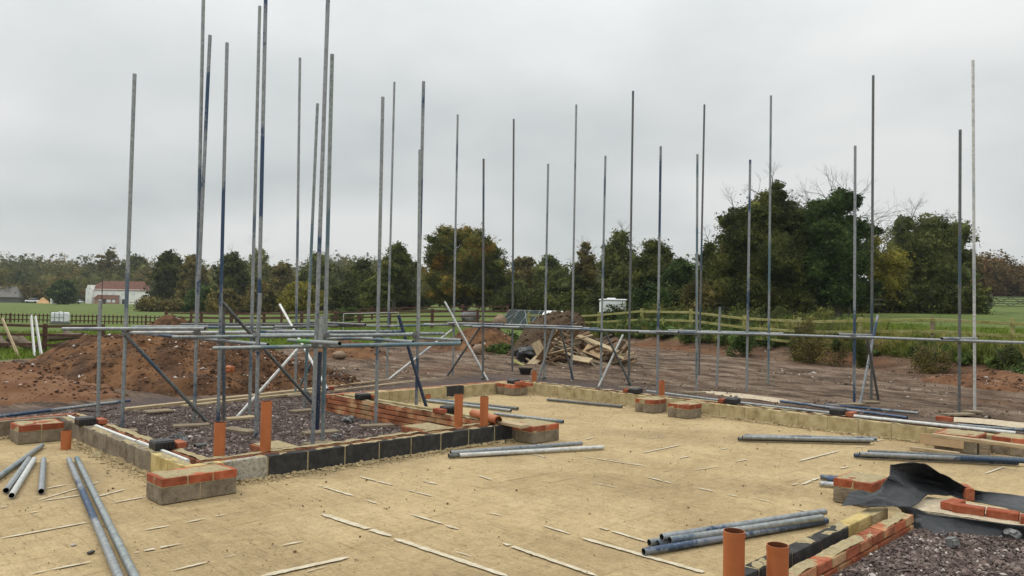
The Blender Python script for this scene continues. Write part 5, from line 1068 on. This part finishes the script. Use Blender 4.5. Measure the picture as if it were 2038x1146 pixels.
tr('broadleaf_tree', 460, 0, 494, 90, 150, 'dark', 'dark green tree behind the tallest left tubes', 9000, 18, bare=1)
tr('broadleaf_tree', 560, 0, 515, 80, 160, 'olive', 'olive tree between the pale tree and the dome shaped tree', 7000, 19)
tr('bare_tree', 212, 0, 487, 60, 292, 'olive', 'half bare tree rising behind the farmhouse', 2200, 20, bare=9, shell=.95, base=.3)
tr('broadleaf_tree', 335, 0, 492, 80, 175, 'dark', 'rounded dark tree on the skyline right of the farmhouse', 9000, 21, base=.2)
tr('broadleaf_tree', 382, 0, 499, 80, 165, 'olive', 'brown green tree behind the leftmost near tubes', 8000, 22)
tr('broadleaf_tree', 268, 0, 503, 90, 296, 'mid', 'green tree on the skyline directly behind the farmhouse roof', 8000, 23)
tr('round_tree', 125, 0, 556, 62, 215, 'ivy', 'dark round tree left of the white farmhouse', 8000, 24, base=.05)
tr('broadleaf_tree', 350, 0, 573, 90, 190, 'olive', 'low brown bushes right of the farmhouse', 8000, 25)
tr('broadleaf_tree', 400, 0, 570, 90, 120, 'ivy', 'low dark green bush tree right of the brown bushes', 8000, 26)
tr('broadleaf_tree', 445, 0, 575, 90, 115, 'olive', 'low brown green bush behind the near dark tube', 8000, 27)
tr('broadleaf_tree', 520, 0, 560, 100, 115, 'olive', 'low russet brown bush behind the blue banded tubes', 8000, 28)
tr('broadleaf_tree', 1040, 0, 503, 85, 125, 'olive', 'soft grey green tree right of the russet oak', 10000, 31)
tr('broadleaf_tree', 1095, 0, 500, 90, 120, 'mid', 'dark green tree in the gap between the oak and the right trees', 10000, 32)
tr('broadleaf_tree', 1030, 0, 560, 80, 100, 'mid', 'low bush tree at the right foot of the russet oak', 8000, 33)
tr('broadleaf_tree', 1110, 0, 560, 120, 80, 'dark', 'low dark bushes behind the animal run', 9000, 34)
tr('sparse_tree', 1165, 0, 470, 60, 85, 'olive', 'thin leaved tree left of the green topped tree', 3500, 35, bare=6, shell=.9, base=.25)
tr('broadleaf_tree', 1160, 0, 520, 90, 85, 'dark', 'dark tree below the thin leaved tree', 9000, 36)
tr('broadleaf_tree', 1232, 0, 446, 105, 80, 'mid', 'light green topped tree above the white caravan', 12000, 37, bare=4, shell=.85)
tr('broadleaf_tree', 1300, 0, 468, 125, 68, 'dark', 'broad dark tree right of the caravan', 18000, 38, bare=3)
tr('broadleaf_tree', 1350, 0, 505, 90, 64, 'ivy', 'dark ivy clad bush tree left of the big dark trees', 12000, 39)
tr('bush', 1292, 0, 560, 90, 54, 'ivy', 'glossy dark bush beside the caravan', 11000, 40)
tr('bush', 1390, 0, 555, 90, 55, 'olive', 'olive bush at the left foot of the big dark trees', 9000, 41)
tr('broadleaf_tree', 1408, 0, 470, 70, 62, 'dark', 'narrow dark tree at the left side of the big dark trees', 10000, 42, bare=3)
# big dark trees
def big(name, px, D_, label, lst, lf, n, seed, bare=0, leaf=.15, clump=.32, tr_=.35):
    z0 = ground_z(gp(px, D_)); P = gp(px, D_)
    B = []
    for (x, y, r, yy) in lst:
        q = atD(x, y-10, D_+yy); v = q-P; B.append((v.x, v.y, v.z, r*D_/FPX*1.08, r*D_/FPX*1.08, r*D_/FPX*.98))
    return tree(name, px, D_, label, 9, 9, lf, n, leaf, B, clump=clump, seed=seed, bare=bare, trunk_r=tr_)
big('thorn_tree', 1530, 56, 'biggest dark thorn tree with a spiky top right of the twin tubes', ((1530, 520, 85, 0), (1480, 480, 48, 0), (1465, 450, 32, 1), (1520, 440, 48, 0), (1560, 450, 45, 0), (1600, 500, 55, 0), (1460, 530, 45, 0), (1440, 580, 35, 0), (1500, 590, 50, -1), (1570, 590, 55, -1), (1620, 570, 50, 0), (1545, 400, 20, 0), (1547, 380, 12, 0), (1525, 415, 24, 0), (1572, 430, 24, 0), (1440, 450, 14, 0), (1590, 450, 30, 0)), 'dark', 70000, 51, bare=12)
big('ivy_tree', 1665, 54, 'tall ivy covered tree with bare branches sticking out of its top', ((1665, 420, 26, 0), (1690, 415, 22, 0), (1675, 400, 17, 0), (1625, 430, 24, 0), (1635, 465, 35, 0), (1680, 470, 38, 0), (1715, 470, 22, 0), (1660, 520, 50, 0), (1700, 530, 40, 0), (1650, 580, 50, 0), (1700, 590, 40, 0), (1735, 470, 14, 0)), 'ivy', 42000, 52, bare=0)
big('open_tree', 1850, 66, 'wide olive tree with thin feathery top near the right edge', ((1850, 540, 70, 0), (1800, 500, 45, 0), (1850, 470, 40, 0), (1890, 490, 42, 0), (1785, 560, 42, 0), (1900, 555, 40, 0), (1840, 585, 50, 0), (1770, 600, 30, 0), (1920, 520, 22, 0), (1905, 470, 28, 0), (1800, 455, 24, 0)), 'mid', 19000, 53, bare=18, clump=.34, leaf=.16)
big('bush', 1760, 60, 'yellow green bush between the ivy tree and the wide olive tree', ((1760, 570, 40, 0), (1745, 530, 32, 0), (1775, 530, 30, 0), (1755, 600, 35, 0), (1740, 490, 16, 0)), 'yellow', 12000, 54, bare=4)
# bare branches of the ivy tree (a dead crown)
P = gp(1668, 54.6); e_ = empty('dead_tree', P, 'leafless grey branches spreading above the ivy covered tree', 'tree'); random.seed(3); mb = MB()
mb.tube(P, atD(1665, 430, 54.6), .3, .16, n=8)
for (x, y, tx, ty, r) in ((1640, 440, 1585, 372, .06), (1665, 430, 1650, 352, .06), (1685, 425, 1710, 365, .06), (1640, 430, 1600, 400, .05), (1690, 440, 1740, 420, .06), (1700, 470, 1775, 425, .06), (1700, 480, 1780, 460, .05), (1660, 420, 1630, 360, .05), (1675, 420, 1690, 358, .05), (1715, 500, 1790, 440, .05), (1610, 450, 1575, 395, .04), (1700, 520, 1760, 480, .05)):
    a = atD(x, y, 54.6+random.uniform(-1, 1)); b_ = atD(tx, ty, 54.6+random.uniform(-1, 1)); branches(mb, a, (b_-a).normalized(), (b_-a).length*.62, r*.85, 3, .42, 4, 3)
mb.build('branches', [M['twig']], e_)
# hedge and shrub bases under the trees: bushes that can be told apart get names, the rest is undergrowth
def undergrowth(name, label, pts, lf, n, leaf, clump, seed, cat='undergrowth', kind='stuff'):
    B = []
    for (x, D_, hpx, wpx) in pts:
        P = gp(x, D_); r = hpx*D_/FPX/2; B.append((P.x, P.y, P.z+r*.8, wpx*D_/FPX/2, wpx*D_/FPX/2, r*1.1))
    V, Fq = leaves(B, int(n*1.5), leaf*.85, clump*.8, 20, .8, seed); o = link(name, npmesh(name, V, Fq, [LF[lf]])); tag(o, label, cat, kind=kind); return o
undergrowth('undergrowth', 'dark tangled undergrowth along the foot of the tree line', [(x, 100, random.uniform(35, 60), 60) for x in range(680, 850, 30)]+[(x, 88, 50, 55) for x in range(1000, 1200, 28)]+[(x, 68, 60, 60) for x in range(1140, 1330, 30)]+[(x, 60, 60, 60) for x in range(1330, 1950, 32)], 'dark', 60000, .24, .5, 61)
rg = random.Random(5); pts_ = []
for i in range(320):
    x = rg.uniform(1190, 2080); r = (x-CX)/FPX; D_ = float(np.interp(r, *GR))+rg.uniform(-.7, 1.6); pts_.append((x, D_, rg.uniform(10, 34), rg.uniform(14, 40)))
undergrowth('bank_weeds', 'low weeds and nettles tangled along the muddy bank by the mossy fence', pts_, 'bush', 60000, .06, .12, 67, 'weeds')
for sd, lf_, lb_ in ((91, 'dark', 'ragged dark hedge growing up behind the mossy fence'), (92, 'bush', 'brambles spilling through the hedge behind the mossy fence')):
    rg = random.Random(sd); pts_ = []
    for i in range(70):
        x = rg.uniform(1120, 1650) if sd == 91 else rg.uniform(1130, 1690); r = (x-CX)/FPX; D_ = float(np.interp(r, *GR))+rg.uniform(2.2, 9)-(1.2 if sd == 92 else 0); pts_.append((x, D_, rg.uniform(26, 58)*(1 if sd == 91 else .7), rg.uniform(30, 60)))
    undergrowth('hedge', lb_, pts_, lf_, 42000 if sd == 91 else 22000, .1, .2, sd, 'hedge')
undergrowth('woodland', 'wooded slope of mixed autumn trees behind the farmhouse', [(x, 300+random.uniform(-10, 25), random.uniform(66, 98), 70) for x in range(-60, 620, 20)]+[(x, 178, random.uniform(70, 96), 70) for x in range(320, 760, 18)]+[(x, 285, random.uniform(60, 80), 60) for x in range(-60, 330, 18)], 'far', 120000, .6, 1.1, 62, 'woodland')
undergrowth('woodland', 'distant wooded ridge on the left skyline', [(x, 430+random.uniform(-20, 40), random.uniform(72, 84)+8*math.sin(x*.02), 75) for x in range(-60, 860, 20)]+[(x, 520, 92+5*math.sin(x*.03), 80) for x in range(640, 780, 20)], 'far', 70000, 1.1, 1.9, 63, 'woodland')
undergrowth('woodland', 'low bushes and hedge along the far edge of the left field', [(x, 130, random.uniform(14, 30), 45) for x in range(290, 720, 16)]+[(x, 245, random.uniform(26, 45), 40) for x in range(20, 100, 16)], 'olive', 30000, .42, .8, 64, 'hedge')
undergrowth('woodland', 'russet wood beyond the far right field', [(x, 150+random.uniform(0, 12), random.uniform(78, 95)-(x-1960)*.22 if x > 1960 else 92, 55) for x in range(1890, 2200, 16)], 'redfar', 42000, .5, 1.0, 65, 'woodland')
undergrowth('woodland', 'belt of grey green trees behind the gap right of the oak', [(x, 190, random.uniform(80, 104), 60) for x in range(640, 1460, 22)], 'far', 30000, .6, 1.2, 66, 'woodland')
def bush(px, D_, hpx, wpx, lf, label, n, leaf, seed, clump=.2):
    P = gp(px, D_); r = hpx*D_/FPX/2; w_ = wpx*D_/FPX/2; e_ = empty('bush', P, label, 'bush'); rg = random.Random(seed)
    B = []
    for _ in range(16): a = rg.uniform(0, 6.28); q = rg.random()**.6; z_ = rg.uniform(.15, 1.75)*(1-.45*q); k = rg.uniform(.18, .36); B.append((math.cos(a)*q*w_*1.05, math.sin(a)*q*w_*1.05, r*z_, w_*k, w_*k, r*k*1.5))
    V, Fq = leaves(B, int(n*1.6), leaf*.9, clump*.8, 14, .9, seed); link('foliage', npmesh('foliage', V, Fq, [LF[lf]]), e_)
    mb = MB(); random.seed(seed)
    for i in range(7): branches(mb, P+Vector((random.uniform(-.3, .3)*w_, random.uniform(-.3, .3)*w_, 0)), Vector((random.gauss(0, .3), random.gauss(0, .3), 1)).normalized(), r*1.3, .012, 1, .4, 4, 3)
    mb.build('stems', [M['twig']], e_)
bush(1010, 30.5, 38, 70, 'bush', 'leafy green weeds on the earth heap left of the turf mound', 5000, .07, 71); bush(1000, 28, 22, 55, 'bush', 'green weeds at the foot of the weedy earth heap', 4000, .06, 72); bush(1070, 33, 30, 60, 'bush', 'green weeds behind the turf mound', 3500, .07, 73)
bush(1850, 22.6, 62, 55, 'olive', 'bramble bush at the pale topped fence post', 3500, .045, 74); bush(1625, 25.5, 105, 95, 'olive', 'tall thin thicket growing through the mossy fence', 5200, .05, 75, .16); bush(1600, 26.5, 80, 40, 'dark', 'ivy clump on a mossy fence post', 3500, .05, 76); bush(2025, 20, 40, 50, 'bush', 'dark green bush at the fence by the right edge', 4500, .05, 77); bush(1480, 28.5, 55, 60, 'bush', 'green weeds in the mossy fence right of the short tube', 3500, .06, 78); bush(1712, 24.3, 70, 22, 'dark', 'ivy wrapped around a fence post behind the crossed tubes', 2200, .05, 79); bush(2010, 21.4, 55, 24, 'dark', 'ivy on the fence post near the right edge', 2000, .05, 80)
bush(1085, 60, 28, 60, 'bush', 'small bush on the grass behind the goal frame', 3000, .12, 81) if False else bush(690, 66, 32, 60, 'bush', 'light green bush beyond the brown rail fence', 3000, .14, 81)
# grass along the bank and fence: uncountable blades
def grassblades(name, P, h, w_, m, label, seed=0, lean=.35):
    rg = np.random.default_rng(seed); n = len(P); a = rg.uniform(0, 6.28, n); hh = h*np.exp(rg.normal(0, .35, n)); dx, dy = np.cos(a), np.sin(a); ln = rg.normal(0, lean, (n, 2))*hh[:, None]
    s = np.stack([dx, dy, 0*dx], 1)*w_*.5; top = P+np.stack([ln[:, 0], ln[:, 1], hh], 1); mid = P+np.stack([ln[:, 0]*.35, ln[:, 1]*.35, hh*.6], 1)
    V = np.stack([P-s, P+s, mid+s*.7, top, mid-s*.7], 1).reshape(-1, 3); F_ = np.arange(n*5).reshape(n, 5)
    o = link(name, npmesh(name, V, F_, [LF[m]])); return tag(o, label, 'grass', kind='stuff')
def scatter(n, xa, xb, d0, d1, seed, thin=0.):
    rg = np.random.default_rng(seed); x = rg.uniform(xa, xb, n); r = (x-CX)/FPX; db = np.interp(r, *GR); D_ = db+rg.uniform(d0, d1, n); L_ = r*D_; X_ = CAM.x+FH.x*D_+R0.x*L_; Y_ = CAM.y+FH.y*D_+R0.y*L_
    k = (fbm(X_*.8, Y_*.8, 3, seed) > thin-.5*0); Z_ = hgt0(D_, L_)+.0
    return np.stack([X_, Y_, Z_], 1)[k]
grassblades('long_grass', scatter(60000, 1180, 2080, -.5, 1.5, 5, -.05), .34, .022, 'grass', 'rough long grass along the bank below the mossy fence', 5)
grassblades('long_grass', scatter(9000, 1560, 1760, -.5, 1.0, 6, -.1), .5, .014, 'grass', 'pale straw grass clump before the thicket in the mossy fence', 6)
grassblades('field_grass', scatter(60000, 1100, 2080, .8, 16, 7, -.5), .11, .03, 'tuft', 'short green grass of the field beyond the mossy fence', 7)
grassblades('field_grass', scatter(30000, -60, 1000, .2, 20, 8, -.5), .12, .035, 'tuft', 'short green grass beyond the spoil heap on the left', 8)
# mud clods and stones outside
rg = np.random.default_rng(9); n = 12000; x = rg.uniform(560, 2060, n); D_ = rg.uniform(14, 40, n)**1.0; r = (x-CX)/FPX; k = D_ < np.interp(r, *GR)-.5; x, D_, r = x[k], D_[k], r[k]; L_ = r*D_
X_ = CAM.x+FH.x*D_+R0.x*L_; Y_ = CAM.y+FH.y*D_+R0.y*L_; k = (Y_ > 3) | (X_ < -2); X_, Y_, D_, L_ = X_[k], Y_[k], D_[k], L_[k]
cl = link('mud_clods', stones('mud_clods', np.stack([X_, Y_, hgt0(D_, L_)+.0], 1), .036, [M['mudclod'], M['stonepale']], (rg.random(len(X_)) > .93).astype(int))); tag(cl, 'clods and flints scattered over the churned mud', 'clods', kind='stuff')

# ------------------------------------------------------------------ damp autumn air
hm = bpy.data.materials.new('haze'); hm.use_nodes = True; nt = hm.node_tree; nt.nodes.clear(); o_ = nt.nodes.new('ShaderNodeOutputMaterial'); v_ = nt.nodes.new('ShaderNodeVolumePrincipled'); v_.inputs['Density'].default_value = .0002; v_.inputs['Color'].default_value = (.86, .9, .93, 1); v_.inputs['Anisotropy'].default_value = .2; nt.links.new(v_.outputs[0], o_.inputs['Volume'])
zmin, zmax = -3., 60.
mb = MB(); c = DL(820, 0); mb.box((c.x, c.y, (zmin+zmax)/2), (2300, 5200, zmax-zmin), 0, rz=YAW); hz = mb.build('haze', [hm], origin=(c.x, c.y, zmin)); tag(hz, 'thin damp haze over the fields', 'haze', kind='stuff'); hz.display_type = 'WIRE'
